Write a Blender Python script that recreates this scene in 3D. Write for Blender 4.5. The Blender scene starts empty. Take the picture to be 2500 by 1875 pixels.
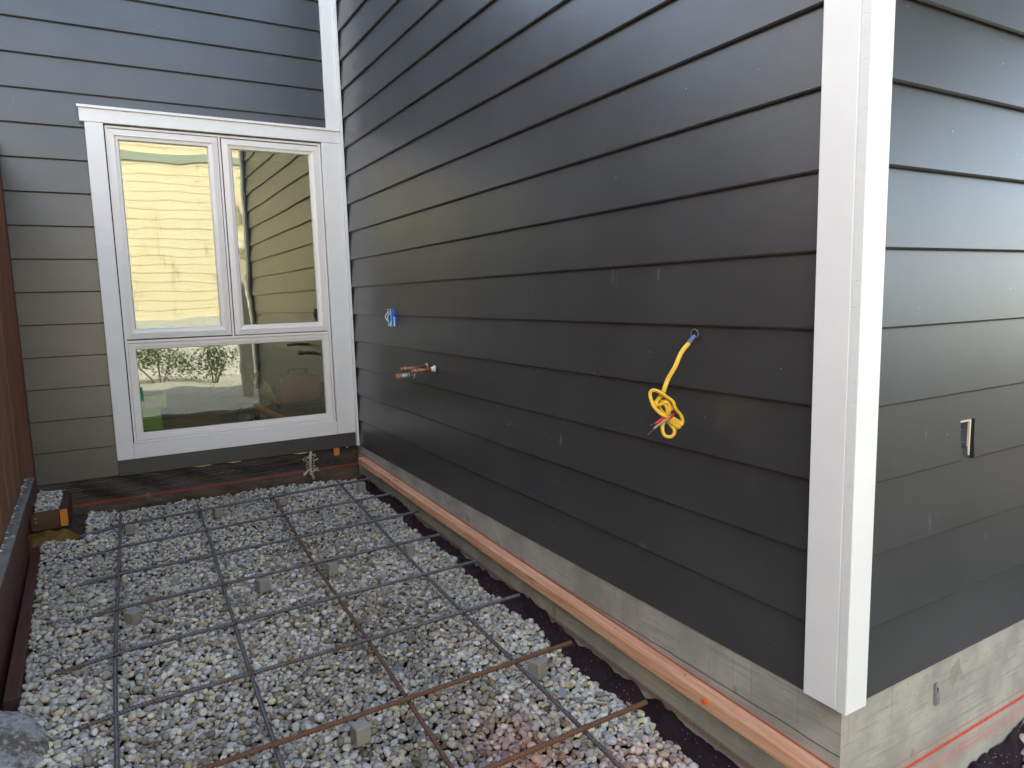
import bpy, math, random
import numpy as np
from mathutils import Matrix, Vector
random.seed(7); RNG = np.random.default_rng(11)
S = bpy.context.scene
COL = S.collection
# ------------------------------------------------------------------ camera, sky, sun, exposure
L = 3.6469            # distance from the outer corner to the back wall
E = 0.178             # lap siding exposure
RW = [[0.8646998, -0.5016709, -0.0249122], [-0.0844986, -0.0963964, -0.9917498], [0.4951306, 0.8596709, -0.1257444]]
CAM = (-1.40507, -0.93130, 0.98438)
cd = bpy.data.cameras.new("camera"); cam = bpy.data.objects.new("camera", cd); COL.objects.link(cam)
cd.sensor_fit = 'HORIZONTAL'; cd.sensor_width = 36.0; cd.lens = 1692.762 / 2500 * 36.0
cd.clip_start = 0.02; cd.clip_end = 2000
_r, _d, _f = [Vector(v) for v in RW]
cam.matrix_world = Matrix(((_r.x, -_d.x, -_f.x, CAM[0]), (_r.y, -_d.y, -_f.y, CAM[1]), (_r.z, -_d.z, -_f.z, CAM[2]), (0, 0, 0, 1)))
S.camera = cam
SUN_AZ, SUN_EL = math.radians(40), math.radians(34)   # azimuth from +y towards +x
w = bpy.data.worlds.new("World"); S.world = w; w.use_nodes = True
wn = w.node_tree.nodes; wl = w.node_tree.links
sky = wn.new('ShaderNodeTexSky'); sky.sky_type = 'NISHITA'; sky.sun_disc = False
sky.sun_elevation = SUN_EL; sky.sun_rotation = SUN_AZ; sky.air_density = 1.0; sky.dust_density = 1.0; sky.ozone_density = 1.0
wn['Background'].inputs['Strength'].default_value = 0.15
hs = wn.new('ShaderNodeHueSaturation'); hs.inputs['Saturation'].default_value = 0.74      # mutes the sky's blue, in place of white balance
wl.new(sky.outputs[0], hs.inputs['Color']); wl.new(hs.outputs[0], wn['Background'].inputs['Color'])
sd = bpy.data.lights.new("sun", 'SUN'); sd.energy = 3.0; sd.angle = math.radians(0.53); sd.color = (1.0, 0.93, 0.82)
sun = bpy.data.objects.new("sun", sd); COL.objects.link(sun)
_sv = Vector((math.sin(SUN_AZ) * math.cos(SUN_EL), math.cos(SUN_AZ) * math.cos(SUN_EL), math.sin(SUN_EL)))
sun.rotation_euler = _sv.to_track_quat('Z', 'Y').to_euler(); sun.location = _sv * 30
vs = S.view_settings
vs.view_transform = 'Standard'; vs.look = 'None'; vs.gamma = 1.0; vs.use_curve_mapping = False
vs.exposure = 2.7
S.render.engine = 'CYCLES'
S.cycles.use_denoising = True
S.cycles.max_bounces = 8; S.cycles.diffuse_bounces = 4; S.cycles.glossy_bounces = 4; S.cycles.transparent_max_bounces = 12
S.cycles.sample_clamp_indirect = 6.0

# ------------------------------------------------------------------ object helpers
def link(name, me, parent=None, mat=None):
    o = bpy.data.objects.new(name, me); COL.objects.link(o)
    if parent is not None: o.parent = parent
    if mat is not None and me is not None:
        if not me.materials: me.materials.append(mat)
    return o
def thing(name, label, cat, group=None, loc=(0, 0, 0), rz=0.0):
    o = bpy.data.objects.new(name, None); COL.objects.link(o)
    o.location = loc; o.rotation_euler = (0, 0, rz); o.empty_display_size = 0.1
    return tag(o, label, cat, group)
def tag(o, label=None, cat=None, group=None, kind=None):
    if label: o['label'] = label
    if cat: o['category'] = cat
    if group: o['group'] = group
    if kind: o['kind'] = kind
    return o
def mesh(name, v, f, smooth=False):
    me = bpy.data.meshes.new(name); me.from_pydata([tuple(map(float, p)) for p in v], [], [tuple(int(i) for i in q) for q in f]); me.update()
    if smooth: me.polygons.foreach_set('use_smooth', [True] * len(me.polygons))
    return me
class MB:
    def __init__(s): s.v = []; s.f = []
    def add(s, v, f):
        n = len(s.v); s.v += [tuple(p) for p in v]; s.f += [tuple(i + n for i in q) for q in f]; return s
    def box(s, x0, x1, y0, y1, z0, z1, b=0.0):
        if b <= 0:
            v = [(x0,y0,z0),(x1,y0,z0),(x1,y1,z0),(x0,y1,z0),(x0,y0,z1),(x1,y0,z1),(x1,y1,z1),(x0,y1,z1)]
            return s.add(v, [(0,3,2,1),(4,5,6,7),(0,1,5,4),(1,2,6,5),(2,3,7,6),(3,0,4,7)])
        # chamfered box
        v = []; X = (x0, x1); Y = (y0, y1); Z = (z0, z1)
        idx = {}
        for i in (0, 1):
            for j in (0, 1):
                for k in (0, 1):
                    sx, sy, sz = 1 - 2 * i, 1 - 2 * j, 1 - 2 * k
                    for a in range(3):
                        p = [X[i] + sx * b, Y[j] + sy * b, Z[k] + sz * b]
                        p[a] = (X[i], Y[j], Z[k])[a]
                        idx[i, j, k, a] = len(v); v.append(tuple(p))
        f = []
        for i in (0, 1):
            q = [idx[i,0,0,0], idx[i,1,0,0], idx[i,1,1,0], idx[i,0,1,0]]; f.append(q if i else q[::-1])
            q = [idx[0,i,0,1], idx[0,i,1,1], idx[1,i,1,1], idx[1,i,0,1]]; f.append(q if i else q[::-1])
            q = [idx[0,0,i,2], idx[1,0,i,2], idx[1,1,i,2], idx[0,1,i,2]]; f.append(q if i else q[::-1])
        for i in (0, 1):
            for j in (0, 1):
                f.append([idx[i,j,0,0], idx[i,j,1,0], idx[i,j,1,1], idx[i,j,0,1]] if (i ^ j) else [idx[i,j,0,1], idx[i,j,1,1], idx[i,j,1,0], idx[i,j,0,0]])
                f.append([idx[i,0,j,0], idx[i,0,j,2], idx[i,1,j,2], idx[i,1,j,0]] if (i ^ j) == 0 and False else [idx[i,0,j,0], idx[i,1,j,0], idx[i,1,j,2], idx[i,0,j,2]])
                f.append([idx[0,i,j,1], idx[1,i,j,1], idx[1,i,j,2], idx[0,i,j,2]])
        for i in (0, 1):
            for j in (0, 1):
                for k in (0, 1):
                    f.append([idx[i,j,k,0], idx[i,j,k,1], idx[i,j,k,2]])
        return s.add(v, f)
    def prism(s, prof, axis, a0, a1):
        """profile polygon extruded along an axis: axis 'x': prof=(y,z); 'y': (x,z); 'z': (x,y)"""
        n = len(prof); v = []
        for a in (a0, a1):
            for p, q in prof:
                v.append((a, p, q) if axis == 'x' else (p, a, q) if axis == 'y' else (p, q, a))
        f = [tuple(range(n)), tuple(range(2 * n - 1, n - 1, -1))] + [(i, i + n, (i + 1) % n + n, (i + 1) % n) for i in range(n)]
        return s.add(v, f)
    def tube(s, pts, r, n=8, ry=None, up=(0, 0, 1), cap=True, twist=0.0):
        pts = [Vector(p) for p in pts]; m = len(pts); base = len(s.v); vv = []; ff = []
        nrm = None
        for i, p in enumerate(pts):
            t = (pts[min(i + 1, m - 1)] - pts[max(i - 1, 0)]).normalized()
            if nrm is None:
                u = Vector(up); nrm = (u - t * u.dot(t))
                if nrm.length < 1e-4: nrm = Vector((1, 0, 0)) - t * t.x
                nrm.normalize()
            else:
                nrm = (nrm - t * nrm.dot(t)).normalized()
            bn = t.cross(nrm)
            ra = r[i] if isinstance(r, (list, tuple)) else r
            rb = ra if ry is None else ry
            for k in range(n):
                a = 2 * math.pi * k / n + twist * i
                vv.append(tuple(p + nrm * (ra * math.cos(a)) + bn * (rb * math.sin(a))))
        for i in range(m - 1):
            for k in range(n):
                ff.append((i * n + k, i * n + (k + 1) % n, (i + 1) * n + (k + 1) % n, (i + 1) * n + k))
        if cap: ff += [tuple(range(n - 1, -1, -1)), tuple(range((m - 1) * n, m * n))]
        return s.add(vv, ff)
    def frame(s, x0, x1, z0, z1, prof, y=0.0):
        """mitred frame: profile (inset, depth) swept round the rectangle; depth is towards -y"""
        n = len(prof); v = []
        for cx, cz, sx, sz in ((x0, z0, 1, 1), (x1, z0, -1, 1), (x1, z1, -1, -1), (x0, z1, 1, -1)):
            for i, d in prof: v.append((cx + sx * i, y - d, cz + sz * i))
        f = []
        for c in range(4):
            for k in range(n):
                f.append((c * n + k, ((c + 1) % 4) * n + k, ((c + 1) % 4) * n + (k + 1) % n, c * n + (k + 1) % n))
        return s.add(v, f)
    def obj(s, name, mat, parent=None, smooth=False):
        me = mesh(name, s.v, s.f, smooth)
        import bmesh
        bm = bmesh.new(); bm.from_mesh(me); bmesh.ops.recalc_face_normals(bm, faces=bm.faces); bm.to_mesh(me); bm.free()
        return link(name, me, parent, mat)

# ------------------------------------------------------------------ material helpers
class G:
    def __init__(s, name):
        s.m = bpy.data.materials.new(name); s.m.use_nodes = True; s.nt = s.m.node_tree
        s.b = s.nt.nodes['Principled BSDF']; s._pos = None
    def n(s, t, **k):
        x = s.nt.nodes.new(t)
        for a, b in k.items(): setattr(x, a, b)
        return x
    def put(s, sock, val):
        if isinstance(val, bpy.types.NodeSocket): s.nt.links.new(val, sock)
        elif isinstance(val, (tuple, list)):
            sock.default_value = tuple(val) + (1.0,) if (len(val) == 3 and sock.type == 'RGBA') else tuple(val)
        else: sock.default_value = val
    def pos(s):
        if s._pos is None: s._pos = s.n('ShaderNodeNewGeometry').outputs['Position']
        return s._pos
    def obj(s): return s.n('ShaderNodeTexCoord').outputs['Object']
    def vmul(s, v, k):
        x = s.n('ShaderNodeVectorMath', operation='MULTIPLY'); s.put(x.inputs[0], v); s.put(x.inputs[1], k); return x.outputs[0]
    def vadd(s, v, k):
        x = s.n('ShaderNodeVectorMath', operation='ADD'); s.put(x.inputs[0], v); s.put(x.inputs[1], k); return x.outputs[0]
    def xyz(s, v): x = s.n('ShaderNodeSeparateXYZ'); s.put(x.inputs[0], v); return x.outputs
    def noise(s, v, sc, det=3.0, ro=0.55, dist=0.0):
        x = s.n('ShaderNodeTexNoise'); s.put(x.inputs['Vector'], v); x.inputs['Scale'].default_value = sc
        x.inputs['Detail'].default_value = det; x.inputs['Roughness'].default_value = ro; x.inputs['Distortion'].default_value = dist
        return x.outputs['Fac']
    def vor(s, v, sc, feat='F1'):
        x = s.n('ShaderNodeTexVoronoi', feature=feat); s.put(x.inputs['Vector'], v); x.inputs['Scale'].default_value = sc; return x.outputs
    def ma(s, op, a, b=0.0, c=0.0):
        x = s.n('ShaderNodeMath', operation=op); s.put(x.inputs[0], a); s.put(x.inputs[1], b); s.put(x.inputs[2], c); return x.outputs[0]
    def step(s, v, a, b, o0=0.0, o1=1.0):
        x = s.n('ShaderNodeMapRange', interpolation_type='SMOOTHSTEP'); s.put(x.inputs[0], v)
        x.inputs[1].default_value = a; x.inputs[2].default_value = b; x.inputs[3].default_value = o0; x.inputs[4].default_value = o1
        return x.outputs[0]
    def mix(s, f, a, b, mode='MIX'):
        x = s.n('ShaderNodeMix', data_type='RGBA', blend_type=mode); s.put(x.inputs[0], f); s.put(x.inputs[6], a); s.put(x.inputs[7], b); return x.outputs[2]
    def line(s, co, c, hw, soft):
        d = s.ma('ABSOLUTE', s.ma('SUBTRACT', co, c)); return s.step(d, hw, hw + soft, 1.0, 0.0)
    def band(s, co, a, b, soft): return s.ma('MULTIPLY', s.step(co, a - soft, a), s.step(co, b, b + soft, 1.0, 0.0))
    def bump(s, h, st=0.3, di=0.001, prev=None):
        x = s.n('ShaderNodeBump'); x.inputs['Strength'].default_value = st; x.inputs['Distance'].default_value = di; s.put(x.inputs['Height'], h)
        if prev is not None: s.put(x.inputs['Normal'], prev)
        return x.outputs[0]
    def out(s, col=None, rough=None, bump=None, spec=None, metal=None):
        if col is not None: s.put(s.b.inputs['Base Color'], col)
        if rough is not None: s.put(s.b.inputs['Roughness'], rough)
        if bump is not None: s.put(s.b.inputs['Normal'], bump)
        if spec is not None: s.b.inputs['Specular IOR Level'].default_value = spec
        if metal is not None: s.put(s.b.inputs['Metallic'], metal)
        return s.m
def simple(name, col, rough=0.5, spec=0.5, metal=0.0, var=0.12, sc=30, bump=0.0, bsc=200, bdist=0.001):
    g = G(name); p = g.obj()
    c = g.mix(g.noise(p, sc, 4), tuple(x * (1 - var) for x in col), tuple(min(1, x * (1 + var)) for x in col))
    g.out(c, g.step(g.noise(p, sc * 2.3, 3), 0.3, 0.7, rough * 0.85, min(1, rough * 1.15)), None, spec, metal)
    if bump: g.put(g.b.inputs['Normal'], g.bump(g.noise(p, bsc, 3), bump, bdist))
    return g.m

def siding_mat(name, along):
    g = G(name); p = g.pos()
    st = (14, 14, 120)
    grain = g.noise(g.vmul(p, st), 1.6, 4, 0.6)
    fine = g.noise(g.vmul(p, (1, 1, 1.5)), 190, 3, 0.6)
    mott = g.noise(p, 3.0, 4, 0.6)
    c = g.mix(g.step(mott, 0.3, 0.7), (0.036, 0.037, 0.038), (0.046, 0.047, 0.048))
    sm = g.step(g.noise(g.vmul(p, (16, 16, 4.5)), 1.0, 3, 0.55), 0.70, 0.80, 0, 0.10)   # rubbed dust marks
    c = g.mix(sm, c, (0.32, 0.33, 0.33))
    X = g.xyz(p)
    # spatter of pale paint specks
    if along == 'y':
        d = g.ma('ADD', g.ma('POWER', g.ma('DIVIDE', g.ma('SUBTRACT', X[1], 1.40), 0.42), 2), g.ma('POWER', g.ma('DIVIDE', g.ma('SUBTRACT', X[2], 0.22), 0.34), 2))
        d2 = g.ma('ADD', g.ma('POWER', g.ma('DIVIDE', g.ma('SUBTRACT', X[1], 1.9), 0.7), 2), g.ma('POWER', g.ma('DIVIDE', g.ma('SUBTRACT', X[2], 1.62), 0.22), 2))
        m = g.ma('MAXIMUM', g.step(d, 0.0, 1.3, 1, 0), g.ma('MULTIPLY', g.step(d2, 0, 1.2, 1, 0), 0.55))
        m = g.ma('ADD', m, 0.03)
    else: m = g.ma('ADD', g.ma('MULTIPLY', X[2], 0.0), 0.03)
    for a_, z_, ra, rz, amt in (((1.169, 0.450, 0.007, 0.030, 0.5), (1.150, 0.520, 0.006, 0.010, 0.4), (1.55, 0.455, 0.012, 0.010, 0.35), (0.645, 1.037, 0.010, 0.020, 0.3), (0.95, 0.715, 0.010, 0.012, 0.35), (1.02, 0.715, 0.006, 0.006, 0.3), (0.86, 1.05, 0.006, 0.045, 0.25), (0.84, 1.03, 0.004, 0.030, 0.25), (0.70, 0.19, 0.016, 0.014, 0.2)) if along == 'y' else ((0.30, 0.62, 0.004, 0.012, 0.3), (0.33, 0.395, 0.004, 0.03, 0.35), (0.62, 0.30, 0.012, 0.012, 0.2))):
        A = X[1] if along == 'y' else X[0]
        d = g.ma('ADD', g.ma('POWER', g.ma('DIVIDE', g.ma('SUBTRACT', A, a_), ra), 2), g.ma('POWER', g.ma('DIVIDE', g.ma('SUBTRACT', X[2], z_), rz), 2))
        mk = g.ma('MULTIPLY', g.step(d, 0.2, 1.3, amt, 0), g.step(g.noise(p, 210, 3), 0.42, 0.6))
        if along == 'x': mk = g.ma('MULTIPLY', mk, g.ma('LESS_THAN', X[1], 0.1))
        c = g.mix(mk, c, (0.42, 0.42, 0.41))
    v = g.vor(p, 135)
    rnd = g.n('ShaderNodeSeparateColor'); g.put(rnd.inputs[0], v['Color'])
    keep = g.ma('LESS_THAN', rnd.outputs[0], g.ma('MULTIPLY', m, 0.10))
    size = g.ma('MULTIPLY', rnd.outputs[1], 0.26)
    dot = g.ma('MULTIPLY', keep, g.ma('LESS_THAN', v['Distance'], size))
    c = g.mix(g.ma('MULTIPLY', dot, 0.7), c, (0.62, 0.62, 0.6))
    b = g.bump(fine, 0.34, 0.0006); b = g.bump(grain, 0.05, 0.0008, b)
    warp = g.noise(g.vmul(p, (1.1, 1.1, 5.0)), 1.0, 2, 0.4)
    b = g.bump(warp, 0.05, 0.012, b)
    return g.out(c, 0.33, b, 0.8)
def white_mat(name, col=(0.80, 0.80, 0.79), rough=0.38, grain=True):
    g = G(name); p = g.pos()
    c = g.mix(g.step(g.noise(p, 4, 4), 0.3, 0.75), tuple(x * 0.955 for x in col), col)
    sc = g.step(g.noise(g.vmul(p, (60, 60, 22)), 1.0, 4, 0.6), 0.745, 0.80, 0, 0.35)
    c = g.mix(sc, c, (0.50, 0.48, 0.45))
    b = g.bump(g.noise(g.vmul(p, (40, 40, 90)) if grain else p, 2.2 if grain else 300, 4, 0.6), 0.22 if grain else 0.08, 0.0012)
    return g.out(c, rough, b, 0.45)
def cut_edge_mat():
    g = G('sawn_edge_white'); p = g.pos()
    r = g.noise(g.vmul(p, (30, 30, 130)), 1.0, 5, 0.75)
    gouge = g.step(g.noise(g.vmul(p, (40, 40, 260)), 1.0, 2, 0.5), 0.62, 0.72)
    c = g.mix(g.ma('MULTIPLY', gouge, 0.28), (0.74, 0.75, 0.74), (0.60, 0.60, 0.58))
    b = g.bump(r, 0.35, 0.002); b = g.bump(g.ma('SUBTRACT', 1.0, gouge), 0.5, 0.003, b)
    return g.out(c, 0.55, b, 0.35)
def concrete_mat(name, axis, lines=(), vlines=(), base=(0.385, 0.378, 0.335)):
    g = G(name); p = g.pos(); X = g.xyz(p); A = X[1] if axis == 'y' else X[0]
    st = (4, 4, 90)
    grain = g.noise(g.vmul(p, st), 1.0, 5, 0.65); big = g.noise(p, 5.5, 5, 0.6)
    c = g.mix(g.step(big, 0.3, 0.72), tuple(x * 0.74 for x in base), tuple(x * 1.12 for x in base))
    c = g.mix(g.step(grain, 0.50, 0.68, 0, 0.6), c, tuple(x * 0.62 for x in base))
    damp = g.step(g.noise(g.vmul(p, (11, 11, 7)), 1.0, 2, 0.4), 0.66, 0.72, 0, 0.5)
    c = g.mix(damp, c, (0.20, 0.175, 0.125))
    pit = g.vor(p, 95); ps = g.n('ShaderNodeSeparateColor'); g.put(ps.inputs[0], pit['Color'])
    pm = g.ma('MULTIPLY', g.ma('LESS_THAN', ps.outputs[0], 0.05), g.ma('LESS_THAN', pit['Distance'], g.ma('MULTIPLY', ps.outputs[1], 0.30)))
    c = g.mix(g.ma('MULTIPLY', pm, 0.75), c, (0.10, 0.095, 0.08))
    eff = g.step(g.noise(g.vmul(p, (5, 5, 28)), 1.0, 5, 0.7), 0.60, 0.72, 0, 0.3)
    c = g.mix(eff, c, (0.50, 0.49, 0.45))
    jit = g.ma('MULTIPLY', g.ma('SUBTRACT', g.noise(p, 9, 4), 0.5), 0.012)
    if axis == 'y':
        cr = g.line(g.ma('ADD', X[2], jit), -0.1195, 0.0012, 0.0014)
        c = g.mix(g.ma('MULTIPLY', cr, 0.85), c, (0.05, 0.045, 0.035))
    for a in vlines:
        m = g.ma('MULTIPLY', g.line(A, a, 0.0009, 0.0008), g.step(X[2], -0.102, -0.094))
        c = g.mix(g.ma('MULTIPLY', m, 0.28), c, (0.10, 0.10, 0.09))
    for z0, k, hw, soft, col, amt, a0, a1 in lines:
        co = g.ma('SUBTRACT', X[2], g.ma('MULTIPLY', A, k))
        co = g.ma('ADD', co, g.ma('MULTIPLY', jit, 0.12))
        m = g.ma('MULTIPLY', g.line(co, z0, hw, soft), g.step(A, a0, a1))
        m = g.ma('MULTIPLY', m, g.step(g.noise(p, 120, 3), 0.2, 0.55, 0.55, 1.0))
        c = g.mix(g.ma('MULTIPLY', m, amt), c, col)
    b = g.bump(grain, 0.5, 0.003); b = g.bump(g.ma('SUBTRACT', 1.0, pm), 0.6, 0.004, b); b = g.bump(g.noise(p, 150, 4), 0.25, 0.0015, b)
    return g.out(c, 0.88, b, 0.25)
def wood_mat(name, a, b_, axis, rough=0.7, stain=None, knots=True, gs=1.0, weather=None):
    g = G(name); p = g.pos()
    k = {'x': (1.3, 34, 34), 'y': (34, 1.3, 34), 'z': (34, 34, 1.3)}[axis]; k = tuple(x * gs for x in k)
    gr = g.noise(g.vmul(p, k), 1.0, 5, 0.62, 0.6)
    fi = g.noise(g.vmul(p, tuple(x * 7 for x in k)), 1.0, 3, 0.6)
    c = g.mix(g.step(gr, 0.32, 0.68), a, b_)
    c = g.mix(g.step(fi, 0.55, 0.75, 0, 0.4), c, tuple(x * 0.62 for x in a))
    if knots:
        v = g.vor(g.vmul(p, {'x': (3.2, 20, 20), 'y': (20, 3.2, 20), 'z': (20, 20, 3.2)}[axis]), 1.0)
        kn = g.step(v['Distance'], 0.10, 0.20, 0.8, 0)
        c = g.mix(kn, c, tuple(x * 0.38 for x in a))
    if stain: 
        m = g.ma('MULTIPLY', g.step(g.noise(g.vmul(p, {'x': (4, 30, 30), 'y': (30, 4, 30), 'z': (30, 30, 4)}[axis]), 1.0, 4), 0.45, 0.68), stain[1])
        c = g.mix(m, c, stain[0])
    if weather:
        m = g.ma('MULTIPLY', g.step(g.noise(p, 16, 5, 0.7), 0.40, 0.62), weather[1]); c = g.mix(m, c, weather[0])
    b = g.bump(gr, 0.35, 0.0015); b = g.bump(fi, 0.3, 0.0008, b)
    return g.out(c, rough, b, 0.3)

MT = {}
MT['siding_y'] = siding_mat('charcoal_siding_paint_side', 'y')
MT['siding_x'] = siding_mat('charcoal_siding_paint', 'x')
MT['white'] = white_mat('white_trim_paint')
MT['vinyl'] = white_mat('white_vinyl', (0.82, 0.79, 0.76), 0.32, False)
MT['edge'] = cut_edge_mat()
RED = (0.42, 0.035, 0.022)
MT['conc_y'] = concrete_mat('board_marked_concrete_side', 'y',
    lines=[(-0.158, 0.0285, 0.0022, 0.002, (0.36, 0.05, 0.03), 0.9, -9, -8.9), (-0.154, 0.0285, 0.004, 0.012, (0.45, 0.20, 0.14), 0.18, -9, -8.9), (-0.318, 0.030, 0.004, 0.014, (0.17, 0.075, 0.04), 0.7, -9, -8.9)],
    vlines=(3.05, 2.62, 2.35, 1.78, 1.52, 1.30, 1.045, 0.735, 0.42, 0.335, 0.27, 0.125))
MT['conc_x'] = concrete_mat('board_marked_concrete_front', 'x', base=(0.40, 0.38, 0.33),
    lines=[(-0.256, 0, 0.0022, 0.0075, (0.62, 0.045, 0.02), 0.95, -9, -8.9), (-0.232, 0, 0.0008, 0.0016, (0.60, 0.10, 0.06), 0.8, -9, -8.9), (-0.300, 0, 0.004, 0.035, (0.50, 0.20, 0.17), 0.45, -9, -8.9)],
    vlines=(0.034, 0.208, 0.393))
MT['form'] = wood_mat('fresh_fir_lumber', (0.54, 0.26, 0.145), (0.74, 0.44, 0.275), 'y', 0.85, stain=((0.66, 0.25, 0.17), 0.4), gs=1.5)
MT['fence'] = wood_mat('redwood_stained_board', (0.19, 0.080, 0.038), (0.31, 0.145, 0.070), 'z', 0.6)
MT['rail'] = wood_mat('treated_brown_lumber', (0.085, 0.036, 0.024), (0.125, 0.06, 0.042), 'y', 0.6, knots=False)
MT['railtop'] = wood_mat('treated_lumber_dusty_top', (0.10, 0.10, 0.09), (0.17, 0.175, 0.155), 'y', 0.85, knots=False, weather=((0.36, 0.36, 0.33), 0.35))
MT['post'] = wood_mat('incised_treated_post', (0.10, 0.040, 0.022), (0.15, 0.064, 0.036), 'z', 0.65, knots=False)
MT['beam'] = wood_mat('dark_treated_beam', (0.055, 0.024, 0.018), (0.095, 0.045, 0.035), 'y', 0.5, knots=False)
MT['blocking'] = wood_mat('dark_treated_blocking', (0.070, 0.034, 0.018), (0.12, 0.062, 0.034), 'x', 0.6, knots=False)

def endgrain_mat():
    g = G('orange_end_grain'); p = g.pos(); X = g.xyz(p)
    d = g.n('ShaderNodeVectorMath', operation='DISTANCE'); g.put(d.inputs[0], g.vmul(p, (1, 0, 1))); d.inputs[1].default_value = (-1.655, 0, -0.165)
    rr = g.ma('FRACT', g.ma('MULTIPLY', g.ma('ADD', d.outputs['Value'], g.ma('MULTIPLY', g.noise(p, 40, 3), 0.006)), 115))
    c = g.mix(g.step(rr, 0.55, 0.95), (0.70, 0.27, 0.055), (0.42, 0.12, 0.02))
    return g.out(c, 0.75, g.bump(rr, 0.2, 0.001), 0.2)
MT['endgrain'] = endgrain_mat()

def rebar_mat(name, rust):
    g = G(name); p = g.pos()
    n1 = g.noise(p, 14, 5, 0.7); n2 = g.noise(p, 160, 4, 0.65)
    c = g.mix(g.step(n2, 0.3, 0.7), (0.080, 0.080, 0.088), (0.165, 0.165, 0.175))
    rm = g.step(n1, 0.62 - rust * 0.45, 0.74 - rust * 0.40)
    c = g.mix(rm, c, g.mix(n2, (0.085, 0.042, 0.027), (0.18, 0.090, 0.052)))
    sp = g.step(g.noise(p, 33, 4, 0.7), 0.685, 0.72, 0, 0.85)
    c = g.mix(sp, c, (0.50, 0.49, 0.47))
    return g.out(c, g.step(rm, 0, 1, 0.42, 0.8), g.bump(n2, 0.35, 0.0008), 0.5, g.step(rm, 0, 1, 0.35, 0.0))
MT['steel'] = rebar_mat('mill_scale_steel', 0.24)
MT['rust'] = rebar_mat('rusty_steel', 0.85)

def gravel_mat():
    g = G('river_gravel'); p = g.pos()
    a = g.n('ShaderNodeAttribute'); a.attribute_name = 'stone'
    n1 = g.noise(p, 190, 4, 0.65); n2 = g.noise(p, 55, 3, 0.6)
    c = g.mix(g.step(n1, 0.3, 0.72), g.mix(1.0, a.outputs['Color'], (0.72, 0.72, 0.73), 'MULTIPLY'), g.mix(1.0, a.outputs['Color'], (1.12, 1.11, 1.08), 'MULTIPLY'))
    c = g.mix(g.step(n2, 0.58, 0.72, 0, 0.35), c, (0.47, 0.46, 0.43))
    return g.out(c, 0.82, g.bump(n1, 0.45, 0.0014), 0.3)
MT['gravel'] = gravel_mat()
def soil_mat(name, a, b_, sc=30):
    g = G(name); p = g.pos(); n1 = g.noise(p, sc, 6, 0.7)
    return g.out(g.mix(g.step(n1, 0.3, 0.7), a, b_), 0.95, g.bump(n1, 0.8, 0.01), 0.15)
MT['soil'] = soil_mat('dark_soil', (0.035, 0.027, 0.018), (0.10, 0.08, 0.055))
MT['ochre'] = soil_mat('ochre_mud', (0.10, 0.060, 0.014), (0.20, 0.13, 0.035), 18)
MT['yard'] = soil_mat('pale_concrete_yard', (0.40, 0.39, 0.36), (0.52, 0.51, 0.48), 6)
def fabric_mat():
    g = G('landscape_fabric'); p = g.pos()
    n = g.noise(p, 240, 4, 0.7); v = g.vor(p, 190); s = g.n('ShaderNodeSeparateColor'); g.put(s.inputs[0], v['Color'])
    d = g.ma('MULTIPLY', g.ma('LESS_THAN', s.outputs[0], 0.045), g.ma('LESS_THAN', v['Distance'], 0.28))
    c = g.mix(g.step(n, 0.3, 0.7), (0.010, 0.006, 0.008), (0.030, 0.015, 0.019))
    c = g.mix(g.step(g.noise(p, 7, 4), 0.5, 0.7, 0, 0.6), c, (0.040, 0.014, 0.016))
    c = g.mix(g.ma('MULTIPLY', d, 0.8), c, (0.45, 0.44, 0.43))
    return g.out(c, 0.85, g.bump(n, 0.6, 0.002), 0.25)
MT['fabric'] = fabric_mat()
def tar_mat():
    g = G('tarred_foundation'); p = g.pos(); X = g.xyz(p)
    n = g.noise(g.vmul(p, (5, 5, 16)), 1.0, 6, 0.7); f = g.noise(p, 120, 4, 0.7)
    low = g.step(g.ma('ADD', X[2], g.ma('MULTIPLY', g.ma('SUBTRACT', n, 0.5), 0.12)), -0.155, -0.10, 1, 0)
    m = g.ma('MAXIMUM', g.ma('MULTIPLY', g.step(n, 0.52, 0.70), 0.75), g.ma('MULTIPLY', low, g.step(n, 0.32, 0.62)))
    c = g.mix(g.step(f, 0.35, 0.65), (0.008, 0.007, 0.007), (0.028, 0.024, 0.022))
    c = g.mix(g.ma('MULTIPLY', m, 0.8), c, g.mix(f, (0.085, 0.050, 0.030), (0.19, 0.125, 0.078)))
    c = g.mix(g.step(g.noise(p, 75, 2), 0.735, 0.76, 0, 0.8), c, (0.40, 0.37, 0.31))
    co = g.ma('SUBTRACT', X[2], g.ma('MULTIPLY', X[0], 0.006))
    rl = g.ma('MULTIPLY', g.line(g.ma('ADD', co, g.ma('MULTIPLY', g.ma('SUBTRACT', f, 0.5), 0.006)), -0.133, 0.0025, 0.006), g.step(n, 0.28, 0.55, 0.35, 1.0))
    c = g.mix(g.ma('MULTIPLY', rl, 0.75), c, (0.30, 0.045, 0.028))
    rough = g.step(m, 0.1, 0.6, 0.42, 0.9)
    return g.out(c, rough, g.bump(f, 0.5, 0.003), 0.45)
MT['tar'] = tar_mat()
MT['foam'] = simple('dried_sealant', (0.44, 0.39, 0.29), 0.8, 0.3, bump=0.6, bsc=60, bdist=0.004)
MT['dobie'] = simple('cement_spacer_block', (0.27, 0.265, 0.235), 0.9, 0.25, sc=60, bump=0.4, bsc=160)
MT['orange'] = simple('orange_plastic', (0.85, 0.11, 0.02), 0.4)
MT['orangewood'] = simple('orange_painted_shim', (0.56, 0.20, 0.05), 0.75, var=0.25, sc=50)
MT['sliver'] = simple('pale_wood_sliver', (0.62, 0.50, 0.30), 0.7)
MT['blue'] = simple('blue_box_plastic', (0.008, 0.16, 0.58), 0.35, var=0.05)
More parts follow.
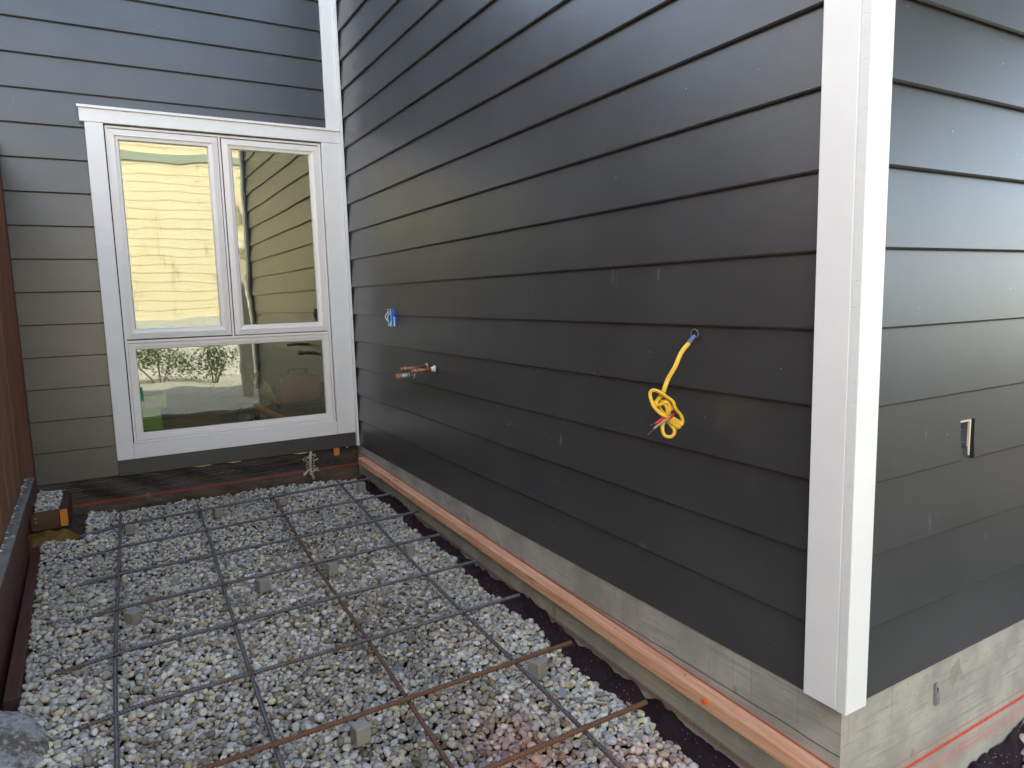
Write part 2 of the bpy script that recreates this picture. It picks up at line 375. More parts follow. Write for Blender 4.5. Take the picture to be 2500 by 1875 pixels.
MT['copper'] = simple('aged_copper', (0.27, 0.125, 0.07), 0.45, 0.5, 0.6, var=0.35, sc=26)
MT['coppercap'] = simple('bright_copper', (0.42, 0.19, 0.10), 0.36, 0.5, 0.7, var=0.2, sc=40)
MT['galv'] = simple('galvanised_steel', (0.34, 0.35, 0.36), 0.42, 0.5, 0.6, var=0.25, sc=60)
MT['brass'] = simple('brown_fitting', (0.36, 0.19, 0.10), 0.5, 0.5, 0.3, var=0.4, sc=90)
MT['putty'] = simple('white_sealant', (0.75, 0.75, 0.73), 0.6)
def cable_mat():
    g = G('yellow_cable_jacket'); p = g.pos()
    c = g.mix(g.step(g.noise(p, 30, 3), 0.35, 0.7), (0.74, 0.45, 0.030), (0.83, 0.55, 0.055))
    c = g.mix(g.step(g.noise(p, 420, 2), 0.66, 0.70, 0, 0.25), c, (0.10, 0.07, 0.02))
    return g.out(c, 0.42, None, 0.45)
MT['cable'] = cable_mat()
MT['tape'] = simple('blue_grey_tape', (0.13, 0.18, 0.28), 0.5)
MT['redwire'] = simple('red_wire', (0.55, 0.02, 0.025), 0.4)
MT['blackwire'] = simple('black_wire', (0.012, 0.012, 0.014), 0.45)
MT['paper'] = simple('kraft_paper', (0.42, 0.27, 0.15), 0.8)
MT['dark'] = simple('dark_void', (0.012, 0.012, 0.014), 0.8)
MT['cream'] = simple('cream_plaster', (0.72, 0.64, 0.50), 0.8)
MT['boxgrey'] = simple('slate_plastic', (0.13, 0.15, 0.185), 0.45)
MT['rock'] = None
def rock_mat():
    g = G('broken_concrete_rock'); p = g.pos()
    n = g.noise(p, 9, 6, 0.7); f = g.noise(p, 46, 6, 0.75)
    c = g.mix(g.step(n, 0.44, 0.56), (0.17, 0.15, 0.12), (0.37, 0.37, 0.37))
    c = g.mix(g.step(f, 0.52, 0.60, 0, 0.75), c, (0.52, 0.51, 0.49)); c = g.mix(g.step(f, 0.38, 0.45, 0.7, 0), c, (0.07, 0.055, 0.04))
    b = g.bump(f, 0.8, 0.012); return g.out(c, 0.92, b, 0.25)
MT['rock'] = rock_mat()
def glass_mat():
    g = G('window_glass'); nt = g.nt; p = g.pos()
    nt.nodes.remove(g.b); o = nt.nodes['Material Output']
    t = g.n('ShaderNodeBsdfTransparent'); t.inputs[0].default_value = (0.80, 0.82, 0.72, 1)
    gl = g.n('ShaderNodeBsdfGlossy'); gl.inputs['Roughness'].default_value = 0.0; gl.inputs['Color'].default_value = (0.95, 0.97, 0.86, 1)
    X = g.xyz(p)
    wob = g.noise(g.vmul(p, (2.6, 1, 2.6)), 1.0, 2, 0.4)
    g.put(gl.inputs['Normal'], g.bump(wob, 0.11, 0.010))
    lw = g.n('ShaderNodeLayerWeight'); lw.inputs[0].default_value = 0.35
    m = g.n('ShaderNodeMixShader'); g.put(m.inputs[0], g.step(lw.outputs['Fresnel'], 0.0, 1.0, 0.14, 1.0)); g.put(m.inputs[1], t.outputs[0]); g.put(m.inputs[2], gl.outputs[0])
    nt.links.new(m.outputs[0], o.inputs['Surface']); return g.m
MT['glass'] = glass_mat()
def yellow_mat():
    g = G('peeling_yellow_paint'); p = g.pos()
    c = g.mix(g.noise(p, 2.0, 4), (0.72, 0.63, 0.42), (0.78, 0.72, 0.54))
    pe = g.noise(g.vmul(p, (5.5, 2, 34)), 1.0, 6, 0.72)
    c = g.mix(g.step(pe, 0.61, 0.67, 0, 0.85), c, (0.24, 0.235, 0.215)); c = g.mix(g.step(pe, 0.44, 0.36, 0, 0.5), c, (0.74, 0.56, 0.38))
    ru = g.noise(g.vmul(p, (6.5, 2, 0.9)), 1.0, 4, 0.65)
    c = g.mix(g.step(ru, 0.585, 0.70, 0, 0.6), c, (0.33, 0.10, 0.03))
    return g.out(c, 0.8, g.bump(pe, 0.3, 0.003), 0.25)
MT['yellow'] = yellow_mat()
MT['stucco'] = simple('pale_stucco', (0.50, 0.495, 0.475), 0.9)
MT['sage'] = simple('sage_trim_paint', (0.30, 0.34, 0.29), 0.6)
def leaf_mat(name, a, b_):
    g = G(name); p = g.pos()
    c = g.mix(g.noise(p, 9, 3), a, b_); g.out(c, 0.55, None, 0.4)
    return g.m
MT['leaf'] = leaf_mat('bush_leaf', (0.035, 0.065, 0.018), (0.085, 0.13, 0.04))
MT['leaf2'] = leaf_mat('grass_leaf', (0.10, 0.17, 0.035), (0.20, 0.27, 0.08))
MT['bark'] = simple('bark', (0.10, 0.07, 0.05), 0.9)
MT['room'] = simple('room_drywall', (0.42, 0.40, 0.35), 0.9)
MT['roomfloor'] = simple('dusty_subfloor', (0.20, 0.18, 0.14), 0.85, var=0.3, sc=6)
MT['lime'] = simple('lime_plastic', (0.33, 0.68, 0.015), 0.4, var=0.06)
MT['redbox'] = simple('red_toolbox_plastic', (0.50, 0.030, 0.025), 0.45)
MT['studs'] = simple('pale_board', (0.50, 0.46, 0.36), 0.7)
MT['green'] = simple('green_tarp', (0.01, 0.33, 0.16), 0.5)
MT['tin'] = simple('paint_tin', (0.45, 0.55, 0.52), 0.35, 0.5, 0.4)

# ------------------------------------------------------------------ large structure: ground, house
gm = MB(); gm.add([(-60, -60, -0.42), (60, -60, -0.42), (60, 60, -0.42), (-60, 60, -0.42)], [(0, 1, 2, 3)])
tag(gm.obj('ground', MT['soil']), kind='structure')
ym = MB(); ym.box(-7, 0.75, -6.25, -1.35, -0.44, -0.385)
tag(ym.obj('yard_paving', MT['yard']), kind='structure')

house = thing('house', 'charcoal lap sided house with white trim and a white window in the corner', 'house')
TOP = 3.26; NB = 18; TH = 0.0085; LEAN = 0.0160; HT = 0.208
prof_y = lambda z0: [(0.0, z0), (LEAN, z0 + HT), (LEAN + TH, z0 + HT), (TH, z0)]          # side wall: (x,z)
def plank_mesh(axis, a0, a1, off=0.0, z0=0.0, h=HT, sgn=1):
    m = MB(); ln = LEAN * h / HT
    B_ = 0.0042
    pr = [(off + sgn * B_ * 0.9, z0), (off + sgn * B_ * ln / h, z0 + B_), (off + sgn * ln, z0 + h), (off + sgn * (ln + TH), z0 + h), (off + sgn * TH, z0)]
    m.prism(pr, axis, a0, a1); return m
def boards(axis, a0, a1, off, mat, ks, shared):
    me = None
    for k in ks:
        jit = (RNG.random() - 0.5) * 0.0012
        if shared and me is not None:
            o = link('siding_board', me, house); o.location = (0, 0, k * E + jit)
        else:
            o = plank_mesh(axis, a0, a1, off).obj('siding_board', mat, house); o.location = (0, 0, k * E); me = o.data
boards('y', 0.070, L + 0.004, 0.0, MT['siding_y'], range(NB), True)
boards('x', 0.040, 5.0, 0.0, MT['siding_x'], [k for k in range(NB) if k != 3], True)
# front board with the cut-out for the recessed box (x .452-.522, z .534-.638)
hb = MB()
for a0, a1, h0, h1 in ((0.040, 0.456, 0, HT), (0.456, 0.518, 0.106, HT), (0.518, 5.0, 0, HT)):
    l0, l1 = LEAN * h0 / HT, LEAN * h1 / HT
    hb.prism(([(l0 + 0.0038, h0), (l0 + 0.0003, h0 + 0.0042)] if h0 == 0 else [(l0, h0)]) + [(l1, h1), (l1 + TH, h1), (l0 + TH, h0)], 'x', a0, a1)
o = hb.obj('siding_board', MT['siding_x'], house); o.location = (0, 0, 3 * E); o['label'] = 'siding board with a rectangular cut-out'
# back wall: boards left of the window, and across above it
wx = lambda x: -1.405 + (x + 1.405) * 0.9934
wz = lambda z: 0.984 + (z - 0.984) * 0.9934
CXL, CXR = wx(-1.430), wx(-0.012)
boards('x', -3.6, CXL + 0.002, L, MT['siding_x'], range(0, 12), True)
hz = wz(2.079)
part = plank_mesh('x', CXL - 0.004, -0.098, L, 0.0, 12 * E + 0.03 - hz).obj('siding_board', MT['siding_x'], house)
# the course cut by the header keeps the lean of its course
part.location = (0, LEAN * (hz - 11 * E) / HT, hz); part['label'] = 'siding board trimmed to sit on the window header'
boards('x', -3.6, -0.098, L, MT['siding_x'], range(12, NB), True)
# wall cores
MB().box(0.03, 0.14, 0.13, L + 0.2, 0.0, TOP).obj('wall', MT['dark'], house)
fw = MB()
fw.box(0.03, 0.45, 0.03, 0.13, 0.0, TOP); fw.box(0.56, 5.0, 0.03, 0.13, 0.0, TOP); fw.box(0.45, 0.56, 0.03, 0.13, 0.0, 0.51); fw.box(0.45, 0.56, 0.03, 0.13, 0.65, TOP)
fw.obj('wall', MT['dark'], house)
bw = MB()
WX0, WX1, WZ0, WZ1 = wx(-1.335), wx(-0.137), wz(0.178), wz(1.986)
bw.box(-3.6, WX0, L + 0.022, L + 0.16, -0.05, TOP); bw.box(WX1, 0.03, L + 0.022, L + 0.16, -0.05, TOP)
bw.box(WX0, WX1, L + 0.022, L + 0.16, -0.05, WZ0); bw.box(WX0, WX1, L + 0.022, L + 0.16, WZ1, TOP)
bw.obj('wall', MT['dark'], house)
MB().box(-3.6, 5.0, 0.135, 9.0, TOP, TOP + 0.12).prism([(0.135, TOP), (0.135, TOP), (0.135, TOP)], 'x', 0, 0.01) if False else None
rf = MB(); rf.box(0.0, 5.0, 0.0, 9.0, TOP, TOP + 0.15); rf.box(-3.6, 0.0, L, 9.0, TOP + 0.001, TOP + 0.151); rf.obj('roof', MT['dark'], house)
# concrete foundation faces
MB().box(0.006, 0.20, 0.006, L + 0.1, -0.9, -0.0025).obj('foundation_wall', MT['conc_y'], house)
MB().box(0.2005, 5.0, 0.006, 0.20, -0.9, -0.0025).add([(0.0062, 0.0058, -0.9), (0.2005, 0.0058, -0.9), (0.2005, 0.0058, -0.0027), (0.0062, 0.0058, -0.0027)], [(0, 1, 2, 3)]).obj('foundation_wall', MT['conc_x'], house)
# outer corner trim: a flat board on each wall
ct = MB(); ct.box(-0.025, -0.0005, 0.0005, 0.089, 0.012, TOP, 0.0022); ct.obj('corner_trim', MT['white'], house)
ct = MB(); ct.box(-0.025, 0.052, -0.025, 0.0, 0.012, TOP, 0.0018)
o = ct.obj('corner_trim', MT['white'], house)
o.data.materials.append(MT['edge'])
for pl in o.data.polygons:
    if pl.normal.x < -0.9: pl.material_index = 1
# inner corner trim: wide above the header, a thin strip beside the casing below it
MB().box(-0.100, -0.0175, L - 0.026, L - 0.0005, hz, TOP, 0.0015).obj('corner_trim', MT['white'], house)
MB().box(-0.0165, 0.0005, L - 0.042, L - 0.0005, 0.002, TOP, 0.0015).obj('corner_trim', MT['white'], house)
# dark skirt board under the window
MB().box(CXL + 0.002, -0.017, L - 0.017, L + 0.004, 0.000, wz(0.0875), 0.0015).obj('skirt_board', MT['siding_x'], house)

# window
win = link('window', None, house)
def casing(x0, x1, z0, z1, d=0.027): return MB().box(x0, x1, L - d, L + 0.02, z0, z1, 0.0016).obj('casing', MT['white'], win)
casing(wx(-1.452), -0.0175, wz(1.994), wz(2.066), 0.030)
MB().box(wx(-1.460), -0.0178, L - 0.040, L + 0.02, wz(2.0665), wz(2.081), 0.001).obj('drip_cap', MT['white'], win)
casing(CXL, wx(-1.341), wz(0.089), wz(1.9935)); casing(wx(-0.131), -0.0175, wz(0.089), wz(1.9935))
casing(wx(-1.3405), wx(-0.1315), wz(0.089), wz(0.176), 0.0268)
fm = MB(); fm.frame(WX0, WX1, WZ0, WZ1, [(0, 0.010), (0.012, 0.010), (0.012, -0.07), (0, -0.07)], L)
fm.box(WX0 + 0.012, WX1 - 0.012, L - 0.010, L + 0.07, wz(0.768), wz(0.782)); fm.box(wx(-0.748), wx(-0.737), L - 0.008, L + 0.07, wz(0.782), WZ1 - 0.012)
fm.obj('window_frame', MT['vinyl'], win)
SP = [(0, -0.03), (0, 0.006), (0.033, 0.010), (0.033, 0.001), (0.052, -0.002), (0.058, -0.016), (0.058, -0.03)]
for x0, x1, z0, z1 in ((-1.328, -0.752, 0.790, 1.970), (-0.730, -0.150, 0.788, 1.968)):
    MB().frame(wx(x0), wx(x1), wz(z0), wz(z1), SP, L).obj('sash', MT['vinyl'], win)
    MB().box(wx(x0) + 0.05, wx(x1) - 0.05, L + 0.018, L + 0.024, wz(z0) + 0.05, wz(z1) - 0.05).obj('pane', MT['glass'], win)
LP = [(0, -0.03), (0, 0.004), (0.022, 0.004), (0.022, -0.002), (0.036, -0.002), (0.040, -0.016), (0.040, -0.03)]
MB().frame(WX0 + 0.014, WX1 - 0.014, WZ0 + 0.014, wz(0.766), LP, L).obj('sash', MT['vinyl'], win)
MB().box(WX0 + 0.048, WX1 - 0.048, L + 0.018, L + 0.024, WZ0 + 0.048, wz(0.766) - 0.034).obj('pane', MT['glass'], win)
# the room behind the window
rm = MB(); rm.box(-3.2, -3.1, L + 0.165, 7.6, 0, 2.6); rm.box(1.5, 1.6, L + 0.165, 7.6, 0, 2.6); rm.box(-3.2, 1.6, 7.6, 7.7, 0, 2.6); rm.box(-3.2, 1.6, L + 0.165, 7.7, 2.6, 2.7)
rm.obj('room_wall', MT['room'], house)
MB().box(-3.2, 1.6, L + 0.165, 7.7, -0.05, 0.0).obj('room_floor', MT['roomfloor'], house)

# unseen pale house, added to bounce sunlight into the patio and the satin siding
bounce_house = thing('neighbour_house', 'pale stucco house added unseen beyond the fence to bounce light', 'house')
MB().box(-9.5, -3.5, -2.6, 3.4, -0.4, 4.3).obj('wall', MT['stucco'], bounce_house)
MB().box(-9.8, -3.40, -2.8, 3.5, 4.3, 4.45).obj('roof', MT['sage'], bounce_house)
MB().box(-3.51, -3.47, -2.2, -1.3, 1.2, 2.4).obj('window', MT['dark'], bounce_house)

# tarred back foundation, wrinkled
def tar_wall():
    nx, nz = 220, 110; xs = np.linspace(-2.2, 0.003, nx); zs = np.linspace(-0.5, -0.001, nz)
    r = np.random.default_rng(3); v = []
    ph = r.random(12) * 6.28
    for j, z in enumerate(zs):
        for i, x in enumerate(xs):
            t = (z + 0.5) / 0.5
            d = 0.0032 * math.sin(z * 520 + 0.9 * math.sin(x * 3 + ph[0]) + 0.5 * math.sin(x * 9 + ph[1])) * (0.3 + 0.7 * (z > -0.13))
            d += 0.004 * math.sin(x * 5.3 + ph[2] + 9 * z) * math.sin(z * 40 + ph[3] + 1.2 * math.sin(x * 4)) + 0.004 * math.sin(x * 23 + ph[4] + 40 * z)
            d += 0.012 * max(0, min(1, (-z - 0.13) * 18)) + r.normal() * 0.0006
            v.append((x, L + 0.012 - d, z))
    f = [(j * nx + i, j * nx + i + 1, (j + 1) * nx + i + 1, (j + 1) * nx + i) for j in range(nz - 1) for i in range(nx - 1)]
    return link('foundation_wall', mesh('foundation_wall', v, f, True), house, MT['tar'])
tw = tar_wall(); tw['label'] = 'black tarred foundation strip with dirt and a red chalk line'

# neighbouring yellow house, seen mirrored in the window
nb = thing('neighbour_house', 'old yellow sided house with peeling paint mirrored in the window', 'house')
nbm = MB().prism([(0.0, 0.0), (0.0, 0.185), (-0.012, 0.185), (-0.042, 0.0)][::-1], 'x', -7.0, 1.2)
nbo = nbm.obj('siding_board', MT['yellow'], nb); YF = -6.3
for k in range(24):
    o = nbo if k == 0 else nbo.copy()
    if k: COL.objects.link(o)
    o.location = (0, YF + 0.025, 0.72 + 0.165 * k); o.rotation_euler = (0, 0, 0)
MB().box(-7.0, 1.2, YF - 4, YF - 0.006, -0.4, 4.6).obj('wall', MT['cream'], nb)
MB().box(-7.05, 1.25, YF - 0.005, YF + 0.06, 3.60, 3.76).obj('belly_band', MT['sage'], nb)
MB().box(-7.3, 1.5, YF - 4.4, YF + 0.25, 4.6, 4.75).obj('roof', MT['sage'], nb)
MB().box(-7.0, 1.2, YF - 0.005, YF + 0.05, -0.4, 0.718).obj('base_wall', MT['stucco'], nb)

# ------------------------------------------------------------------ ground works
def sstep(x, a, b):
    t = np.clip((np.asarray(x, float) - a) / (b - a), 0, 1); return t * t * (3 - 2 * t)
def zg(x, y):            # gravel surface of the patio
    x = np.asarray(x, float); y = np.asarray(y, float)
    z = -0.335 + 0.035 * y + 0.055 * sstep(-x, 1.36, 1.66) - 0.006
    z = z + 0.010 * np.sin(x * 4.1 + 1.0) * np.sin(y * 3.3) + 0.006 * np.sin(x * 9 + y * 7) - 0.014 * sstep(x, -0.20, -0.05)
    z = z + 0.018 * sstep(y, 3.30, 3.60) * (0.6 + 0.4 * np.sin(x * 5 + 0.6))
    return z
zr = lambda y: -0.275 + 0.035 * y
FXY = ([-0.4, 0.0, .33, .50, .73, .82, 1.09, 1.33, 1.54, 1.83, 2.09, 2.46, 2.75, 2.9, 3.1, 3.3, 3.6], [-.12, -.105, -.096, -.078, -.048, -.086, -.076, -.030, -.060, -.062, -.044, -.062, -.05, -.03, -.05, -.045, -.04])
def fabx(y): return float(np.interp(y, *FXY)) - 0.006 * math.sin(y * 27) - 0.004 * math.sin(y * 61)
def leftx(y): return -1.795 + (3.27 - y) * 0.0303 + 0.004

PB = np.array([-0.47, 0.66])
def stone_bases(sub, n, seed):
    import bmesh
    r = np.random.default_rng(seed); out = []
    bm = bmesh.new(); bmesh.ops.create_icosphere(bm, subdivisions=sub, radius=1.0)
    u = np.array([v.co[:] for v in bm.verts]); f = np.array([[v.index for v in p.verts] for p in bm.faces]); bm.free()
    u /= np.linalg.norm(u, axis=1)[:, None]
    for _ in range(n):
        m = r.integers(9, 15); N = r.normal(size=(m, 3)); N /= np.linalg.norm(N, axis=1)[:, None]
        D = r.uniform(0.66, 1.0, m)
        dots = np.maximum(u @ N.T, 1e-3) / D
        p = 14.0
        rad = (1.0 / (np.sum(dots ** p, axis=1) + 1.0) ** (1 / p))
        out.append(u * rad[:, None])
    return out, f
def gravel_field(name, inside, zsurf, x0, x1, y0, y1, amin, amax, nmax, near, fill, seed):
    r = np.random.default_rng(seed); res = 0.006
    nx, ny = int((x1 - x0) / res), int((y1 - y0) / res)
    gx = x0 + (np.arange(nx) + 0.5) * res; gy = y0 + (np.arange(ny) + 0.5) * res
    TX, TY = np.meshgrid(gx, gy, indexing='ij'); T = zsurf(TX, TY); H = T - fill
    MI = inside(TX, TY); area = MI.sum() * res * res
    B1, F1 = stone_bases(1, 16, seed + 3); B2, F2 = stone_bases(2, 16, seed + 1); B3, F3 = stone_bases(3, 16, seed + 2)
    P = []; need = T[MI].mean() - 0.001
    cells = np.argwhere(MI)
    for it in range(nmax):
        if it % 400 == 0 and it and (H - T)[MI].mean() > -0.0045: break
        c = cells[r.integers(0, len(cells), 7)]
        k = np.argmin(H[c[:, 0], c[:, 1]] - T[c[:, 0], c[:, 1]]); i, j = c[k]
        a = amin + (amax - amin) * r.random() ** 1.7; b = a * r.uniform(0.66, 0.95); cc = a * r.uniform(0.42, 0.72)
        th = r.random() * 6.283
        R_ = int(a / res) + 1; i0, i1, j0, j1 = max(0, i - R_), min(nx, i + R_ + 1), max(0, j - R_), min(ny, j + R_ + 1)
        dx = (np.arange(i0, i1) - i)[:, None] * res; dy = (np.arange(j0, j1) - j)[None, :] * res
        qx = (dx * math.cos(th) + dy * math.sin(th)) / a; qy = (-dx * math.sin(th) + dy * math.cos(th)) / b
        q = qx * qx + qy * qy; m = q < 1
        hp = H[i0:i1, j0:j1]; hm = hp[m]
        if len(hm) == 0: continue
        zc = 0.5 * hm.max() + 0.5 * hm.mean() + cc * 0.50
        # local slope tilts the stone
        gxs = 0.0; gys = 0.0
        if hp.shape[0] > 2 and hp.shape[1] > 2:
            g0, g1 = np.gradient(hp, res); gxs, gys = np.clip(g0[m].mean(), -0.7, 0.7), np.clip(g1[m].mean(), -0.7, 0.7)
        top = zc + cc * 0.92 * np.sqrt(np.maximum(0, 1 - q))
        hp[m] = np.maximum(hm, top[m])
        P.append((gx[i] + (r.random() - .5) * res, gy[j] + (r.random() - .5) * res, zc, a, b, cc, th, gxs, gys, i, j))
    V = []; F = []; C = []; n = 0; cnt = 0
    for (x, y, z, a, b, cc, th, sx, sy, i, j) in P:
        R_ = max(1, int(b * 0.75 / res)); i0, i1, j0, j1 = max(0, i - R_), min(nx, i + R_ + 1), max(0, j - R_), min(ny, j + R_ + 1)
        if z + cc < H[i0:i1, j0:j1].min() + 0.0015: continue     # buried
        hi = near(x, y)
        B, FF = (B3, F3) if hi else (B1, F1) if (name == 'gravel' and y > 2.55) else (B2, F2)
        v = B[r.integers(0, 16)] * np.array([a, b, cc]) * 1.13
        t1, t2 = r.normal() * 0.22, r.normal() * 0.22
        Rx = np.array([[1, 0, 0], [0, math.cos(t1), -math.sin(t1)], [0, math.sin(t1), math.cos(t1)]]); Ry = np.array([[math.cos(t2), 0, math.sin(t2)], [0, 1, 0], [-math.sin(t2), 0, math.cos(t2)]])
        Rz = np.array([[math.cos(th), -math.sin(th), 0], [math.sin(th), math.cos(th), 0], [0, 0, 1]])
        v = v @ (Rz @ Ry @ Rx).T
        nrm = np.array([-sx, -sy, 1.0]); nrm /= np.linalg.norm(nrm); ax = np.cross([0, 0, 1], nrm); s_ = np.linalg.norm(ax)
        if s_ > 1e-4:
            K = np.array([[0, -ax[2], ax[1]], [ax[2], 0, -ax[0]], [-ax[1], ax[0], 0]]); v = v @ (np.eye(3) + K + K @ K * ((1 - nrm[2]) / s_ ** 2)).T
        V.append(v + (x, y, z)); F.append(FF + n); n += len(v); cnt += 1
        k = r.random(); br = float(np.clip(r.normal(1.0, 0.22), 0.5, 1.5))
        if k < 0.44: col = np.array([0.335, 0.325, 0.285])
        elif k < 0.62: col = np.array([0.37, 0.33, 0.235])
        elif k < 0.84: col = np.array([0.285, 0.290, 0.295])
        elif k < 0.93: col = np.array([0.42, 0.405, 0.365])
        else: col = np.array([0.20, 0.175, 0.145])
        col = col * 1.5 * br * (0.93 + 0.13 * math.sin(x * 3.7 + 2 * math.sin(y * 2.1)) )
        if name == 'gravel':
            e = float(sstep(x, -1.62, -1.35) * sstep(-x, 0.22, 0.50) * sstep(-y, -3.05, -2.55)) * (0.55 + 0.45 * math.sin(x * 5.1 + 1.7 * math.sin(y * 3.1)) * math.sin(y * 4.3 + 0.6))
            if r.random() < 0.62 * e: col = col * np.array([0.60, 0.565, 0.50])        # stones still damp and dusted with fines
            else: col = col * (1.0 + 0.10 * (1 - e))
            d = math.hypot((x - PB[0]) / 0.17, (y - PB[1]) / 0.24) + r.normal() * 0.22
            if d < 1.15: col = col * (1 - 0.45 * (1.15 - d)) + np.array([0.42, 0.13, 0.10]) * 0.45 * max(0.0, 1.15 - d)
            d2 = math.hypot((x + 0.20) / 0.12, (y - 0.46) / 0.10) + r.normal() * 0.2
            if d2 < 1: col = col * 0.7 + np.array([0.42, 0.10, 0.08]) * 0.3
            if r.random() < 0.00015: col = np.array([0.10, 0.22, 0.36])
        C.append(np.tile(np.append(np.clip(col, 0.03, 0.75), 1.0), (len(v), 1)))
    V = np.concatenate(V); F = np.concatenate(F); C = np.concatenate(C)
    me = bpy.data.meshes.new(name); me.vertices.add(len(V)); me.vertices.foreach_set('co', V.ravel())
    me.loops.add(F.size); me.loops.foreach_set('vertex_index', F.ravel().astype(np.int32)); me.polygons.add(len(F))
    me.polygons.foreach_set('loop_start', np.arange(0, F.size, 3, dtype=np.int32)); me.polygons.foreach_set('loop_total', np.full(len(F), 3, dtype=np.int32))
    me.update(calc_edges=True); me.polygons.foreach_set('use_smooth', np.ones(len(F), dtype=bool))
    at = me.color_attributes.new('stone', 'FLOAT_COLOR', 'POINT'); at.data.foreach_set('color', C.ravel().astype(np.float32))
    print(name, 'stones placed', len(P), 'kept', cnt, 'tris', len(F))
    return link(name, me, None, MT['gravel'])
FX = np.vectorize(fabx); LX = np.vectorize(leftx)
def patio_inside(X, Y):
    m = (X < FX(Y) + 0.004) & (X > LX(Y)) & (Y < L - 0.015 + 0.006 * np.sin(X * 17))
    m &= ~((X < -1.60) & (Y > 3.12 - 0.25 * (X + 1.60)))          # the mud corner under the blocking
    return m
go = gravel_field('gravel', patio_inside, zg, -1.84, -0.03, -0.05, 3.66, 0.0074, 0.0160, 52000, lambda x, y: y < 0.86 and y > 0.52, 0.023, 5)
tag(go, 'grey and tan river gravel bed filling the patio under the rebar grid', 'gravel', kind='stuff')
zg2 = lambda x, y: -0.40 + 0.055 * sstep(x, 0.45, 1.1) - 0.0 * np.asarray(y)
g2 = gravel_field('gravel', lambda X, Y: (Y < -0.012 - 0.10 * (1 - sstep(X, 0.55, 0.95)) + 0.01 * np.sin(X * 31)) & (X > 0.30), zg2, 0.28, 2.1, -0.75, 0.0, 0.011, 0.021, 6000, lambda x, y: x < 0.9 and y > -0.12, 0.03, 9)
tag(g2, 'grey gravel against the front foundation right of the white corner', 'gravel', kind='stuff')
# bedding under the stones
def sheet(name, fn, x0, x1, y0, y1, n, m, mat, off):
    v = [(x0 + (x1 - x0) * i / n, y0 + (y1 - y0) * j / m, 0) for j in range(m + 1) for i in range(n + 1)]
    v = [(x, y, float(fn(x, y)) + off) for x, y, _ in v]
    f = [(j * (n + 1) + i, j * (n + 1) + i + 1, (j + 1) * (n + 1) + i + 1, (j + 1) * (n + 1) + i) for j in range(m) for i in range(n)]
    return tag(link(name, mesh(name, v, f, True), None, mat), kind='structure')
sheet('gravel_bedding', zg, -1.80, 0.02, -1.4, 3.66, 30, 60, MT['soil'], -0.036)
sheet('side_soil', lambda x, y: -0.31 + 0.045 * math.sin(x * 30 + y * 9) * math.sin(y * 13) * 0.5 + 0.03 * (y - 2.5) * 0.5, -2.3, -1.785, 0.6, 3.66, 12, 70, MT['soil'], 0.0)

# fabric turned up against the concrete
def fabric(name, along, path, top, foot, zf, label, n):
    r = np.random.default_rng(4); v = []; K = 9
    kx = np.arange(path[0] - 0.1, path[1] + 0.2, 0.031); kx = kx + r.uniform(-0.012, 0.012, len(kx)); kv = r.normal(size=len(kx)) * 0.0075; kf = r.normal(size=len(kx)) * 0.012
    for i in range(n + 1):
        a = path[0] + (path[1] - path[0]) * i / n
        zt = top(a) + float(np.interp(a, kx, kv)) + r.normal() * 0.0022; fx = foot(a); zb = zf(a)
        for k in range(K):
            t = k / (K - 1)
            d = (fx * (t ** 1.15)) + (float(np.interp(a + 0.05 * t, kx, kf)) + 0.008 * math.sin(a * 23 + t * 5)) * t * (1 - t) * 2.6
            z = zt + (zb - zt) * (t ** 0.85) + 0.007 * math.sin(a * 33 + 3 * t) * t * (1 - t) * 3
            off = 0.002 - d
            v.append((off, a, z) if along == 'y' else (a, off, z))
    f = [(i * K + k, i * K + k + 1, (i + 1) * K + k + 1, (i + 1) * K + k) for i in range(n) for k in range(K - 1)]
    o = link(name, mesh(name, v, f, True), None, MT['fabric'])
    md = o.modifiers.new('thickness', 'SOLIDIFY'); md.thickness = 0.002; md.offset = 0
    return tag(o, label, 'fabric')
def ftop(y):
    ys = [-0.4, 0.3, 0.41, 0.65, 0.86, 1.085, 1.36, 1.447, 1.706, 2.096, 2.371, 2.593, 2.8, 2.923, 3.1, 3.473, 3.6]
    zs = [-0.335, -0.325, -0.322, -0.306, -0.307, -0.300, -0.262, -0.255, -0.279, -0.261, -0.259, -0.247, -0.222, -0.198, -0.232, -0.208, -0.20]
    return float(np.interp(y, ys, zs))
fabric('landscape_fabric', 'y', (-0.30, 3.60), ftop, lambda y: -fabx(y) + 0.012, lambda y: float(zg(-0.08, y)) - 0.016, 'dark purple landscape fabric turned up along the foundation below the pink lumber', 260)
fabric('landscape_fabric', 'x', (0.05, 1.4), lambda x: -0.372 + 0.018 * sstep(x, 0.45, 0.8) + 0.012 * math.sin(x * 9), lambda x: 0.12 - 0.085 * float(sstep(x, 0.5, 0.9)), lambda x: float(zg2(x, 0)) - 0.012, 'black fabric strip between gravel and foundation at the right of the white corner', 90)

